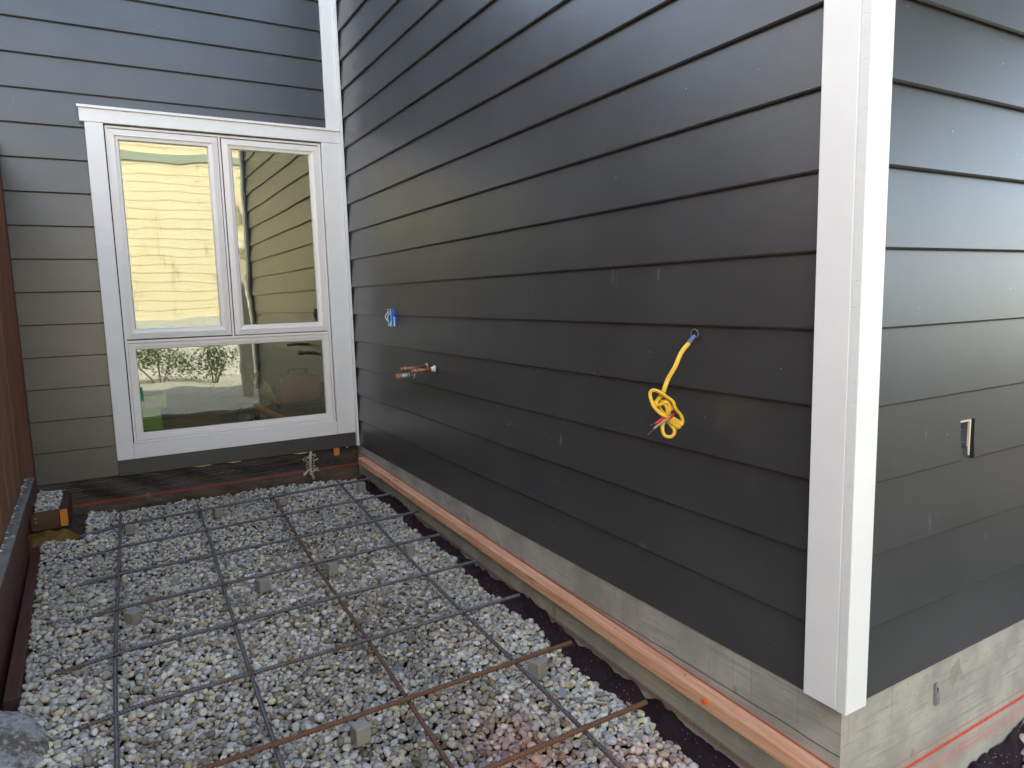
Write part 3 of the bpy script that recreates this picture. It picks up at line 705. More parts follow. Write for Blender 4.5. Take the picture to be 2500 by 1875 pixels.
# form lumber on the side foundation (top follows the slab slope)
fz = lambda y: -0.162 + 0.0275 * y
fo = MB(); ys = np.linspace(-0.10, 3.535, 40)
for i, y in enumerate(ys):
    b = 0.0015 * math.sin(y * 7); t = fz(y)
    fo.v += [(-0.0365 + b, y, t - 0.041), (-0.0375 + b, y, t - 0.0385), (-0.0375 + b, y, t - 0.002), (-0.0355 + b, y, t), (0.0055, y, t + 0.0006), (0.0055, y, t - 0.041)]
fo.f = [(i * 6 + k, i * 6 + (k + 1) % 6, (i + 1) * 6 + (k + 1) % 6, (i + 1) * 6 + k) for i in range(len(ys) - 1) for k in range(6)]
fo.f += [tuple(range(5, -1, -1)), tuple((len(ys) - 1) * 6 + k for k in range(6))]
fob = fo.obj('form_lumber', MT['form']); tag(fob, 'long strip of fresh pinkish fir lumber nailed along the concrete foundation', 'lumber')
for y, dz, dx, s in ((1.80, -0.022, -0.040, 0.005), (0.392, -0.012, -0.040, 0.0055)):
    m = MB(); m.tube([(-0.036, y, fz(y) + dz), (-0.047, y, fz(y) + dz)], s, 10); m.tube([(-0.0465, y, fz(y) + dz), (-0.0485, y, fz(y) + dz)], s * 1.25, 10); m.obj('nail_cap', MT['orange'], fob)
for y in (3.0, 1.62, 0.83, 0.50, 2.3):
    m = MB(); m.tube([(-0.012, y, fz(y)), (-0.012, y, fz(y) + 0.003)], 0.0035, 8); m.obj('nail', MT['galv'], fob)

# ------------------------------------------------------------------ rebar grid
def bar_mesh(name, pts, rad, mat, label, group, seed):
    r = np.random.default_rng(seed)
    pts = np.array(pts, float); seg = np.r_[0, np.cumsum(np.linalg.norm(np.diff(pts, axis=0), axis=1))]; Lb = seg[-1]
    pitch = 0.0105; n = 10; us = []; u = 0.0
    while u < Lb:
        us += [(u, 0.0), (u + pitch * 0.40, 0.0), (u + pitch * 0.55, 1.0), (u + pitch * 0.85, 1.0)]; u += pitch
    us = [(min(a, Lb), b) for a, b in us] + [(Lb, 0.0)]
    v = []; ph = r.random(3) * 6.28
    ax = (pts[-1] - pts[0]) / np.linalg.norm(pts[-1] - pts[0]); side = np.cross(ax, [0, 0, 1]); side /= np.linalg.norm(side); up = np.cross(side, ax)
    for a, hgt in us:
        for k in range(n):
            th = 2 * math.pi * (k + 0.5) / n
            aa = np.clip(a + 0.0042 * math.cos(th * 1.0 + 0.4) * (1 if 0 < a < Lb else 0), 0, Lb)
            c = np.array([np.interp(aa, seg, pts[:, q]) for q in range(3)])
            c = c + side * 0.0022 * math.sin(aa * 3.1 + ph[0]) + up * 0.0025 * math.sin(aa * 2.3 + ph[1])
            rr = rad * (0.90 + (0.25 * hgt * min(1.0, abs(math.sin(th)) * 1.6 + 0.15) if True else 0))
            v.append(c + side * rr * math.cos(th) + up * rr * math.sin(th))
    m = len(us)
    f = [(i * n + k, i * n + (k + 1) % n, (i + 1) * n + (k + 1) % n, (i + 1) * n + k) for i in range(m - 1) for k in range(n)]
    f += [tuple(range(n - 1, -1, -1)), tuple(range((m - 1) * n, m * n))]
    return tag(link(name, mesh(name, v, f, True), None, mat), label, 'rebar', group)
RB = 0.0066
TB = [(-1.632, 3.173, 0.012, 3.305), (-1.678, 2.832, -0.006, 2.932), (-1.670, 2.475, -0.012, 2.560), (-1.706, 2.099, -0.055, 2.188), (-1.690, 1.733, -0.048, 1.800), (-1.640, 1.360, -0.052, 1.402), (-1.60, 0.958, -0.080, 0.992), (-1.40, 0.575, -0.088, 0.587)]
TL = ['dark steel cross bar nearest the window wall', 'dark steel cross bar second from the window wall', 'dark steel cross bar third from the window wall', 'steel cross bar with pale dusty left end beside a cement block',
      'steel cross bar in the middle of the grid, fifth from the window wall', 'clean grey cross bar ending where the fabric folds up', 'rusty brown cross bar splashed with white, second nearest the viewer', 'rusty cross bar nearest the viewer, ending under the pink lumber']
tbars = []
for i, (x0, y0, x1, y1) in enumerate(TB):
    x1 = min(x1, -0.012) if i < 3 else x1
    pts = []
    for t in np.linspace(0, 1, 8):
        x = x0 + (x1 - x0) * t; y = y0 + (y1 - y0) * t; z = zr(y) - 0.022 * max(0, 1 - t * 7) * (1 if i < 6 else 0)
        pts.append((x, y, z))
    tbars.append(bar_mesh('rebar', pts, RB * (1.08 if i >= 6 else 1.0), MT['rust'] if i >= 6 else MT['steel'], TL[i], 'rebar grid bars', 40 + i))
LB = [[(-1.437, 3.42), (-1.470, 2.3), (-1.483, 1.75), (-1.487, 1.08), (-1.49, 0.1)], [(-1.047, 3.40), (-1.066, 2.60), (-1.088, 1.75), (-1.102, 0.96), (-1.115, 0.1)],
      [(-0.642, 3.39), (-0.682, 2.20), (-0.692, 1.37), (-0.712, 0.61), (-0.722, 0.1)], [(-0.222, 3.43), (-0.277, 2.25), (-0.302, 1.38), (-0.308, 0.98), (-0.318, 0.56), (-0.33, 0.1)]]
LLb = ['long bar running away from the viewer beside the left edging board', 'long bar second from the left, running to the window wall', 'long bar third from the left, turning rusty towards the viewer', 'long bluish bar nearest the concrete foundation']
lbars = []
for i, pl in enumerate(LB):
    pts = [(x, y, zr(y) - 0.0135) for x, y in pl]
    lbars.append(bar_mesh('rebar', pts, RB, MT['rust'] if i == 2 else MT['steel'], LLb[i], 'rebar grid bars', 60 + i))
# tie wires where bars cross
for i, (x0, y0, x1, y1) in enumerate(TB):
    for j, pl in enumerate(LB):
        if (i * 3 + j * 5) % 4 == 3 and not (i == 7 and j == 3): continue
        yy = y0 + (y1 - y0) * 0.5
        for _ in range(3):
            xx = float(np.interp(-yy, [-p[1] for p in pl], [p[0] for p in pl])); yy = y0 + (y1 - y0) * (xx - x0) / (x1 - x0)
        if not (pl[-1][1] < yy < pl[0][1]): continue
        z = zr(yy); m = MB()
        for s in (-1, 1):
            pts = [(xx + s * 0.004 + 0.0095 * math.cos(a) * 0.5, yy + 0.0095 * math.cos(a), z - 0.004 + 0.014 * math.sin(a)) for a in np.linspace(0, 2 * math.pi, 13)]
            m.tube(pts, 0.0009, 5)
        m.tube([(xx, yy - 0.008, z + 0.006), (xx + 0.006, yy - 0.016, z + 0.012), (xx + 0.012, yy - 0.018, z + 0.010)], 0.0011, 5)
        m.obj('tie_wire', MT['steel'] if i < 6 else MT['rust'], tbars[i])
# cement spacer blocks
DOB = [(-1.401, 3.205, 'grey cement spacer block under the far left rebar crossing'), (-0.959, 3.238, 'half buried cement block on the gravel second from left by the window wall'), (-0.597, 3.266, 'small cement block under the farthest bar, third from the left'),
       (-0.106, 3.285, 'cement spacer block in the far corner beside the fabric'), (-1.421, 2.085, 'cement block standing clear of the gravel beside the leftmost long bar'), (-0.923, 2.125, 'cement block half sunk in gravel between the second and third long bars'),
       (-0.616, 2.142, 'cement block tucked against the third long bar in the middle of the bed'), (-0.226, 2.165, 'cement block beside the bluish long bar, close to the fabric'),
       (-0.238, 0.965, 'cement spacer block under the rusty bar close to the lumber'), (-0.867, 0.945, 'cement spacer block under the white splashed rusty bar near the viewer')]
db = None
for i, (x, y, lb) in enumerate(DOB):
    if db is None:
        m = MB(); m.box(-0.0235, 0.0235, -0.0235, 0.0235, -0.055, 0, 0.003); db = m.obj('spacer_block', MT['dobie']); o = db
    else: o = db.copy(); COL.objects.link(o)
    o.location = (x, y, zr(y) - RB - 0.0005); o.rotation_euler = (RNG.normal() * 0.05, RNG.normal() * 0.05, [0.1, 0.3, -0.1, 0.15, 0.75, 0.3, 0.25, 0.1, 0.35, 0.15][i])
    tag(o, lb, 'spacer block', 'cement spacer blocks in the gravel')
# loose scraps of galvanised tie on the gravel
m = MB(); m.prism([(-0.010, -0.022), (0.010, -0.022), (0.010, 0.022), (-0.010, 0.022)], 'z', 0, 0.0018); m.box(-0.003, 0.003, -0.012, -0.004, 0.0018, 0.0030); m.box(-0.003, 0.003, 0.004, 0.012, 0.0018, 0.0030)
o = m.obj('metal_clip', MT['galv']); o.location = (-0.226, 0.835, float(zg(-0.226, 0.835)) + 0.012); o.rotation_euler = (0.15, -0.2, -0.5); tag(o, 'small flat slotted metal clip lying on gravel beside the bluish bar', 'metal clip')
m = MB(); m.tube([(0, 0, 0), (0.02, -0.012, 0.006), (0.042, -0.030, 0.004), (0.06, -0.038, 0.0)], 0.0045, 6, ry=0.0014)
o = m.obj('metal_strip', MT['galv']); o.location = (-0.205, 0.745, float(zg(-0.18, 0.72)) + 0.014); tag(o, 'curled grey metal strip lying on gravel near the fabric', 'metal scrap')

# ------------------------------------------------------------------ things on the side wall
# blue electrical box with wires
bx = thing('electrical_box', 'blue plastic electrical box sticking out of the side wall with loose white wires', 'electrical box')
BY, BZ = 2.852, 0.880
m = MB()
for a in (-1, 1): m.box(-0.019, 0.03, BY + a * 0.0235 - 0.0015, BY + a * 0.0235 + 0.0015, BZ - 0.047, BZ + 0.047)
m.box(-0.019, 0.03, BY - 0.022, BY + 0.022, BZ + 0.0445, BZ + 0.0475); m.box(-0.019, 0.03, BY - 0.022, BY + 0.022, BZ - 0.0475, BZ - 0.0445); m.box(0.0, 0.003, BY - 0.022, BY + 0.022, BZ - 0.0445, BZ + 0.0445)
m.obj('box_shell', MT['blue'], bx)
m = MB(); m.frame(BY - 0.026, BY + 0.026, BZ - 0.049, BZ + 0.049, [(0, 0.0), (0.004, 0.0), (0.004, 0.002), (0, 0.002)])
ob = m.obj('box_rim', MT['putty'], bx); ob.matrix_basis = Matrix(((0, 1, 0, -0.0192), (1, 0, 0, 0), (0, 0, 1, 0), (0, 0, 0, 1)))
m = MB(); m.tube([(-0.003, BY + 0.012, BZ + 0.036), (-0.028, BY + 0.016, BZ + 0.026), (-0.040, BY + 0.018, BZ + 0.006), (-0.034, BY + 0.010, BZ - 0.014), (-0.022, BY + 0.002, BZ - 0.026)], 0.0028, 7)
m.tube([(-0.003, BY - 0.004, BZ + 0.034), (-0.026, BY - 0.002, BZ + 0.016), (-0.034, BY + 0.004, BZ - 0.004), (-0.026, BY + 0.008, BZ - 0.024)], 0.0028, 7); m.obj('wire', MT['putty'], bx, True)
m = MB(); m.box(-0.022, -0.004, BY - 0.014, BY + 0.018, BZ - 0.044, BZ - 0.024, 0.004); m.obj('wire_bundle', MT['putty'], bx)
m = MB(); m.tube([(-0.022, BY + 0.002, BZ - 0.026), (-0.024, BY - 0.004, BZ - 0.034)], 0.0032, 7); m.obj('wire_nut', MT['blackwire'], bx)
m = MB(); m.box(-0.0065, -0.001, BY - 0.031, BY - 0.0255, BZ - 0.049, BZ + 0.005); m.obj('mounting_ear', MT['putty'], bx)
# pipes
def pipe(y, z, ln, rad, mat, capmat, label, collar, name, grp=None):
    t = thing(name, label, 'pipe', grp)
    m = MB(); m.tube([(0.012, y, z), (-ln + 0.012, y, z - 0.005)], rad, 18); m.obj('pipe_body', mat, t, True)
    m = MB()
    m.tube([(-ln + 0.014, y, z - 0.005), (-ln, y, z - 0.0056)], rad * 1.13, 18, cap=False); m.tube([(-ln, y, z - 0.0056), (-ln + 0.010, y, z - 0.005)], rad * 0.86, 18, cap=False)
    n = 18; b = len(m.v); m.f += [(k, 0, 0) for k in []]
    # annular lip and the recessed end disc
    m.f += [(n + k, n + (k + 1) % n, 2 * n + (k + 1) % n, 2 * n + k) for k in range(n)]; m.f += [tuple(range(3 * n, 4 * n))]
    m.obj('end_cap', capmat, t, False)
    m = MB(); m.tube([(-ln + 0.022, y, z - 0.0048), (-ln + 0.030, y, z - 0.0045)], rad * 1.10, 18); m.obj('solder_ring', MT['galv'] if collar == 0 else MT['brass'], t, True)
    m = MB()
    pts = [(-0.004, y + (rad * 1.45) * math.cos(a), z + (rad * 1.45) * math.sin(a)) for a in np.linspace(0.2, 2 * math.pi - 0.9, 22)]
    m.tube(pts, 0.0022, 6); m.obj('escutcheon', MT['putty'], t, True)
    return t
pipe(2.384, 0.633, 0.150, 0.0105, MT['copper'], MT['coppercap'], 'farther of the two copper stub pipes above the grey pipe', 0, 'copper_pipe', 'copper stub pipes')
pp = pipe(2.283, 0.630, 0.134, 0.0110, MT['copper'], MT['coppercap'], 'nearer copper stub pipe with white sealant at the wall', 0, 'copper_pipe', 'copper stub pipes')
m = MB(); m.tube([(-0.002, 2.283, 0.630), (-0.024, 2.283, 0.629)], [0.0122, 0.0115], 14); m.obj('sealant', MT['putty'], pp, True)
gp = pipe(2.57, 0.575, 0.105, 0.0145, MT['galv'], MT['brass'], 'short grey metal pipe stub with a rusty brown fitting on its end', 1, 'grey_pipe')
m = MB(); m.tube([(-0.105 + 0.012, 2.57, 0.5695), (-0.105 + 0.030, 2.57, 0.570)], 0.0185, 8); m.obj('fitting', MT['brass'], gp)
# yellow cable: rays of the photograph are not used; a hanging run and a loose knot built in the plane x ~ -0.1
cb = thing('yellow_cable', 'yellow electrical cable hanging from a hole and tied in a loose knot', 'cable')
def smooth_path(pts, n=10):
    P = [Vector(p) for p in pts]; out = []
    P = [P[0] * 2 - P[1]] + P + [P[-1] * 2 - P[-2]]
    for i in range(1, len(P) - 2):
        for k in range(n):
            t = k / n; a, b, c, d = P[i - 1], P[i], P[i + 1], P[i + 2]
            out.append(0.5 * ((2 * b) + (c - a) * t + (2 * a - 5 * b + 4 * c - d) * t * t + (3 * b - a - 3 * c + d) * t ** 3))
    out.append(P[-2]); return out
KX, KY, KZ = -0.105, 0.491, 0.717     # top of the knot; local frame: right = -y, up = +z
S_ = 1 / 5.185 / 1693 * 1.90          # size of one zoom pixel at the knot
def kp(u, v, d=0.0): return (KX + 0.5 * d + (u - 425) * S_ * 0.865, KY + 0.86 * d - (u - 425) * S_ * 0.50, KZ - (v - 905) * S_)
run = [(0.012, 0.486, 0.868), (-0.020, 0.476, 0.854), (-0.035, 0.471, 0.844), (-0.060, 0.473, 0.820), (-0.080, 0.476, 0.782), (-0.095, 0.485, 0.752), (-0.105, 0.489, 0.726)] + [kp(405, 950, .0), kp(375, 1000, .01), kp(345, 1060, .012), kp(350, 1120, .016)]
MB().tube(smooth_path(run[:3], 8), 0.0064, 10, ry=0.0036, up=(0.86, -0.5, 0)).obj('taped_section', MT['tape'], cb, True)
flat = dict(n=10, ry=0.0030, up=(-0.5, -1, 0))
def loop(pts, r=0.0060, nm='cable_loop', closed=False, up=(0.35, -0.2, 1)):
    p = smooth_path(pts, 9); m = MB(); m.tube(p, 0.0052, 10, ry=0.0038, up=up); m.obj(nm, MT['cable'], cb, True)
MB().tube(smooth_path(run[2:], 9), 0.0062, 10, ry=0.0032, up=(0.86, -0.5, 0)).obj('cable_run', MT['cable'], cb, True)
loop([kp(360, 1010, .004), kp(300, 1060, -.006), kp(330, 1150, -.012), kp(430, 1215, -.016), kp(520, 1280, -.012), kp(600, 1330, -.006), kp(640, 1350, 0), kp(662, 1300, .004), kp(640, 1230, .002), kp(590, 1170, -.004), kp(545, 1110, -.010), kp(520, 1040, -.014), kp(440, 975, -.018), kp(350, 910, -.016), kp(275, 890, -.010), kp(240, 930, -.006), kp(250, 1010, -.008), kp(285, 1100, -.014), kp(360, 1180, -.022), kp(430, 1235, -.024), kp(500, 1300, -.020), kp(560, 1350, -.014), kp(620, 1370, -.008)])
loop([kp(380, 1000, .002), kp(330, 1030, -.008), kp(320, 1080, -.014), kp(370, 1060, -.02), kp(430, 1040, -.022), kp(465, 1090, -.020), kp(470, 1170, -.016), kp(440, 1220, -.008), kp(420, 1270, -.004), kp(400, 1350, -.006), kp(400, 1430, -.008), kp(440, 1485, -.010), kp(510, 1485, -.012), kp(545, 1430, -.012), kp(525, 1370, -.010), kp(470, 1300, -.004), kp(430, 1230, .002)])
loop([kp(345, 1085, -.004), kp(400, 1060, -.016), kp(440, 1110, -.018), kp(450, 1190, -.012), kp(400, 1170, -.006), kp(370, 1110, 0.0), kp(395, 1045, .004), kp(470, 1050, .004), kp(510, 1120, .002), kp(520, 1160, 0)])
loop([kp(420, 1290, -.002), kp(500, 1260, .004), kp(580, 1290, .006), kp(630, 1330, .006), kp(590, 1390, .004), kp(520, 1370, .004)])
MB().tube(smooth_path([kp(535, 1190, -.010), kp(490, 1225, -.028), kp(440, 1240, -.034), kp(380, 1225, -.036), kp(320, 1255, -.042), kp(265, 1285, -.046)], 6), 0.0028, 8).obj('red_wire', MT['redwire'], cb, True)
MB().tube(smooth_path([kp(265, 1285, -.046), kp(225, 1300, -.048), kp(195, 1312, -.050)], 4), 0.0032, 8).obj('black_wire', MT['blackwire'], cb, True)
MB().tube(smooth_path([kp(500, 1205, -.018), kp(420, 1240, -.040), kp(330, 1285, -.048), kp(240, 1345, -.054)], 6), 0.0046, 8, ry=0.0022, up=(0, -0.3, 1)).obj('paper_wrap', MT['paper'], cb, True)
MB().tube(smooth_path([kp(240, 1350, -.054), kp(200, 1390, -.056), kp(155, 1425, -.058)], 4), [0.0032] * 9 if False else 0.0028, 8).obj('black_wire', MT['blackwire'], cb, True)
MB().tube(smooth_path([kp(500, 1235, -.02), kp(440, 1285, -.030), kp(370, 1315, -.034), kp(280, 1335, -.036)], 5), 0.0009, 5).obj('bare_wire', MT['coppercap'], cb, True)
MB().tube([(-0.0015, 0.482, 0.867), (-0.003, 0.482, 0.867)], 0.0135, 14).obj('cable_hole', MT['dark'], cb)
pts = [(-0.003, 0.482 + 0.0135 * math.cos(a), 0.867 + 0.0135 * math.sin(a)) for a in np.linspace(-0.6, 4.2, 16)]
MB().tube(pts, 0.0010, 6).obj('hole_rim', MT['galv'], cb, True)

# ------------------------------------------------------------------ front wall: recessed box and snap tie clip
rb = thing('recessed_box', 'empty recessed wall box with pale cut edge, right of the white corner', 'electrical box')
m = MB(); m.box(0.5150, 0.5180, 0.020, 0.118, 0.536, 0.640); m.obj('box_side', MT['boxgrey'], rb)
m = MB(); m.box(0.4560, 0.5149, 0.020, 0.118, 0.6375, 0.640); m.obj('box_top', MT['boxgrey'], rb)
m = MB(); m.box(0.4560, 0.5149, 0.118, 0.121, 0.536, 0.640); m.obj('box_back', MT['boxgrey'], rb)
m = MB(); m.box(0.5125, 0.5180, 0.0125, 0.0195, 0.541, 0.6375, 0.0008); m.box(0.4565, 0.5120, 0.0125, 0.0195, 0.632, 0.6375, 0.0008); m.obj('sheathing_edge', MT['cream'], rb)
for z in (0.572, 0.604): m = MB(); m.box(0.5125, 0.5150, 0.024, 0.117, z, z + 0.0022); m.obj('box_rib', MT['galv'], rb)
m = MB(); m.box(0.5075, 0.5150, 0.042, 0.060, 0.617, 0.6374, 0.001); m.obj('screw_tab', MT['putty'], rb)
m = MB(); m.box(0.5075, 0.5150, 0.050, 0.075, 0.5365, 0.552, 0.001); m.obj('screw_tab', MT['putty'], rb)
m = MB(); m.box(0.5176, 0.5186, 0.0045, 0.0122, 0.5345, 0.6385); m.obj('cut_edge', MT['dark'], rb)
m = MB(); m.prism([(0, -0.115), (0, -0.057), (-0.004, -0.055), (-0.011, -0.108), (-0.007, -0.116)], 'x', 0.3955, 0.4085)
o = m.obj('tie_clip', MT['galv']); o.location = (0, 0.0055, 0); tag(o, 'grey steel form tie clip on the concrete right of the white corner', 'metal clip')
MB().box(0.4005, 0.4035, -0.0075, -0.0045, -0.085, -0.068).obj('clip_slot', MT['dark'], o)

# ------------------------------------------------------------------ back foundation details
for x, z, s in ((-0.329, -0.06, 1.0),):
    t = thing('sealant_patch', 'crusty beige sealant smear on the black foundation below the window', 'sealant')
    m = MB(); m.tube([(x + 0.006, L - 0.006, 0.0), (x, L - 0.010, -0.05), (x - 0.004, L - 0.016, -0.115), (x + 0.012, L - 0.026, -0.19)], [0.011, 0.009, 0.007, 0.010], 8); m.obj('sealant_bead', MT['foam'], t, True)
    rr = np.random.default_rng(8); m = MB()
    for _ in range(44):
        a = rr.uniform(0, 6.28); d = rr.uniform(0.6, 1.0)
        d = rr.uniform(0.25, 1.0); px, pz = x + 0.050 * d * math.cos(a), -0.065 + 0.050 * d * math.sin(a); q = rr.uniform(0.003, 0.011)
        m.tube([(px - q, L - 0.004, pz - q * 0.4), (px, L - 0.014, pz), (px + q, L - 0.004, pz + q * 0.6)], [q * 0.3, q * 0.6, q * 0.3], 6)
    for _ in range(18):
        px, pz = x + rr.uniform(-0.05, 0.05), rr.uniform(-0.16, -0.115); q = rr.uniform(0.005, 0.012)
        m.tube([(px - q, L - 0.010, pz), (px, L - 0.022, pz + 0.002), (px + q, L - 0.010, pz)], [q * 0.3, q * 0.7, q * 0.3], 6)
    m.obj('sealant_crumbs', MT['foam'], t, True)['kind'] = 'stuff'
m = MB(); m.box(-0.170, -0.133, L - 0.014, L - 0.008, -0.052, -0.001, 0.001); o = m.obj('wood_shim', MT['orangewood']); tag(o, 'small orange shim hanging under the dark skirt board near the corner', 'shim')
for (xa, xb, dz), lb in zip(((-0.443, -0.345, 0.007), (-0.092, -0.072, 0.006), (-0.85, -0.76, 0.006), (-1.04, -0.93, 0.005)), ('pale wood sliver under the skirt board beside the beige sealant', 'tiny pale sliver under the skirt board in the inner corner', 'pale wood sliver under the middle of the skirt board', 'pale wood sliver under the left half of the skirt board')):
    m = MB(); m.prism([(xa, -0.0005), (xb, -0.0005), (xb, -dz), ((xa + xb) / 2, -dz * 1.4), (xa + 0.01, -0.002)], 'y', L - 0.012, L - 0.006); tag(m.obj('wood_sliver', MT['sliver']), lb, 'wood sliver', 'wood slivers under the skirt board')

# ------------------------------------------------------------------ left side: fence, edging, blocking, rock
FA = 0.021
fn = thing('wooden_fence', 'reddish brown wooden fence along the left edge with a dusty bottom rail', 'fence', loc=(-1.823, 3.60, 0), rz=FA)
# local frame: y runs along the fence towards the viewer (negative), x towards the patio
m = MB(); m.box(-0.085, -0.003, -0.045, 0.04, -0.42, 1.86, 0.004); m.obj('post', MT['post'], fn)
m = MB(); m.box(-0.046, 0.0, -4.6, -0.052, -0.016, 0.0765, 0.003); o = m.obj('rail', MT['rail'], fn); o.data.materials.append(MT['railtop'])
for pl in o.data.polygons:
    if pl.normal.z > 0.9: pl.material_index = 1
m = MB(); m.box(-0.046, 0.0, -4.6, -0.046, 1.735, 1.785, 0.003); m.obj('rail', MT['rail'], fn)
y = -0.048; k = 0
while y > -4.6:
    wd = 0.139; m = MB(); m.box(-0.066 + (k % 2) * 0.0012, -0.047 + (k % 2) * 0.0012, y - wd, y - 0.0025, -0.05, 1.83 + 0.006 * ((k * 7) % 3), 0.002); m.obj('plank', MT['fence'], fn); y -= wd; k += 1
m = MB(); m.box(-0.044, -0.026, -4.6, -0.05, -0.30, -0.0175, 0.002); m.obj('kick_board', MT['rail'], fn)
# dusty chips on the rail
rr = np.random.default_rng(2)
m = MB()
for _ in range(42):
    px, py = rr.uniform(-0.043, -0.010) if rr.random() < 0.4 else rr.uniform(-0.044, -0.034), rr.uniform(-2.2, -0.06); q = rr.uniform(0.002, 0.006)
    m.tube([(px - q, py, 0.0775), (px, py + q * 0.4, 0.0785), (px + q, py - q * 0.3, 0.0775)], [q * 0.25, q * 0.5, q * 0.2], 5)
tag(m.obj('paint_chips', MT['putty'], fn), kind='stuff')
# edging board
m = MB(); m.box(-0.042, 0.0, -1.68, 0.0, -0.125, 0.0, 0.003); o = m.obj('edging_board', MT['beam']); o.location = (-1.795, 3.27, -0.203); o.rotation_euler = (0.004, 0, 0.0303)
tag(o, 'long dark brown edging board between the gravel and the fence', 'edging board')
m = MB(); m.box(-0.013, 0.013, -0.010, 0.010, -0.30, 0.0, 0.002); o = m.obj('wooden_stake', MT['blocking']); o.location = (-1.842, 3.16, -0.135); tag(o, 'short weathered stake behind the end of the edging board', 'stake')
# short beam with orange end, and blocking
m = MB(); m.box(-1.711, -1.674, 3.27, L + 0.002, -0.146, -0.053, 0.002); o = m.obj('beam_stub', MT['beam']); o.data.materials.append(MT['endgrain'])
for pl in o.data.polygons:
    if pl.normal.y < -0.9: pl.material_index = 1
tag(o, 'short dark beam stub with a bright orange sawn end against the back wall', 'beam')
m = MB(); m.box(-1.838, -1.7125, 3.272, 3.310, -0.148, -0.060, 0.002); o = m.obj('blocking', MT['blocking']); tag(o, 'dark brown blocking board between the fence post and the beam stub', 'blocking')
for z in (-0.085, -0.105): MB().tube([(-1.815, 3.273, z), (-1.815, 3.269, z)], 0.004, 8).obj('nail', MT['galv'], o)
# aggregate in the pocket behind the blocking
ag = gravel_field('concrete_rubble', lambda X, Y: (X > -1.83) & (X < -1.714) & (Y > 3.315) & (Y < L - 0.02), lambda x, y: -0.085 + 0.05 * sstep(y, 3.35, 3.6) + 0 * np.asarray(x), -1.84, -1.70, 3.30, 3.66, 0.005, 0.012, 900, lambda x, y: False, 0.02, 12)
tag(ag, 'pale crushed rubble heaped in the pocket between fence post and beam stub', 'rubble', kind='stuff')
MB().box(-1.836, -1.7125, 3.312, L - 0.004, -0.30, -0.100).obj('pocket_fill', MT['soil'])['kind'] = 'structure'
# ochre mud under the blocking
def mound():
    n = 26; v = []; f = []
    for j in range(n + 1):
        for i in range(n + 1):
            x = -1.845 + 0.285 * i / n; y = 2.98 + 0.30 * j / n
            t = (y - 2.98) / 0.30; e = max(0, (x + 1.70) / 0.14)
            z = -0.285 + 0.125 * t ** 0.8 * (1 - 0.75 * min(1, e)) + 0.006 * math.sin(x * 70) * math.sin(y * 60)
            v.append((x, y, z))
    for j in range(n):
        for i in range(n): f.append((j * (n + 1) + i, j * (n + 1) + i + 1, (j + 1) * (n + 1) + i + 1, (j + 1) * (n + 1) + i))
    b = len(v)
    o = link('mud_slope', mesh('mud_slope', v, f, True), None, MT['ochre']); return tag(o, kind='structure')
mound()
# rock
def boulder():
    import bmesh
    bm = bmesh.new(); bmesh.ops.create_icosphere(bm, subdivisions=5, radius=1.0)
    r = np.random.default_rng(21); N = r.normal(size=(22, 3)); N /= np.linalg.norm(N, axis=1)[:, None]; D = r.uniform(0.72, 1.0, 22)
    from mathutils import noise as mn
    for v in bm.verts:
        u = np.array(v.co[:]); d = np.maximum(N @ u, 1e-3) / D; rad = 1 / (np.sum(d ** 14) + 1) ** (1 / 14)
        rad += 0.05 * mn.noise(Vector(u * 3.0)) + 0.05 * mn.noise(Vector(u * 8.0)) + 0.03 * mn.noise(Vector(u * 20.0))
        v.co = Vector(u * rad)
    me = bpy.data.meshes.new('rock'); bm.to_mesh(me); bm.free(); me.polygons.foreach_set('use_smooth', [True] * len(me.polygons))
    o = link('rock', me, None, MT['rock']); o.scale = (0.205, 0.31, 0.13); o.location = (-1.835, 1.375, -0.285); o.rotation_euler = (0.05, 0.10, 0.25)
    return tag(o, 'rough grey broken concrete rock in the lower left corner', 'rock')
boulder()

# ------------------------------------------------------------------ things mirrored in or seen through the window, plus unseen light blockers
def bush(name, label, cat, loc, rx, ry, rz, n, leaf, mat, seed, stems=5):
    r = np.random.default_rng(seed); t = thing(name, label, cat, 'plants mirrored in the window', loc); m = MB()
    cl = r.normal(size=(18, 3)) * 0.42
    for _ in range(n):
        c = cl[r.integers(0, 18)] + r.normal(size=3) * 0.22; p = np.array([c[0] * rx, c[1] * ry, rz * (1.0 + c[2] * 0.8)])
        if p[2] < 0.03: continue
        d = r.normal(size=3); d /= np.linalg.norm(d); e = np.cross(d, r.normal(size=3)); e /= np.linalg.norm(e); q = leaf * r.uniform(0.6, 1.3)
        m.add([p - d * q, p + e * q * 0.42, p + d * q, p - e * q * 0.42], [(0, 1, 2, 3)])
    m.obj('foliage', mat, t)['kind'] = 'stuff'
    m = MB()
    for _ in range(stems):
        a = r.normal(size=2) * 0.5; m.tube([(a[0] * rx * .2, a[1] * ry * .2, 0), (a[0] * rx * .6, a[1] * ry * .6, rz * .7), (a[0] * rx, a[1] * ry, rz * 1.35)], [0.012, 0.008, 0.004], 5)
    m.obj('stem', MT['bark'], t)
    return t
bush('bush', 'leafy green bush mirrored at the left of the lower window pane', 'bush', (-1.55, -4.4, -0.385), 0.55, 0.4, 0.46, 2000, 0.032, MT['leaf'], 31)
bush('bush', 'sparse dark bush mirrored in the middle of the lower window pane', 'bush', (-0.70, -5.2, -0.385), 0.75, 0.4, 0.46, 2200, 0.030, MT['leaf'], 32)
bush('bush', 'thin bush mirrored beside the wooden post in the lower pane', 'bush', (0.15, -5.0, -0.385), 0.40, 0.35, 0.38, 600, 0.03, MT['leaf'], 33)
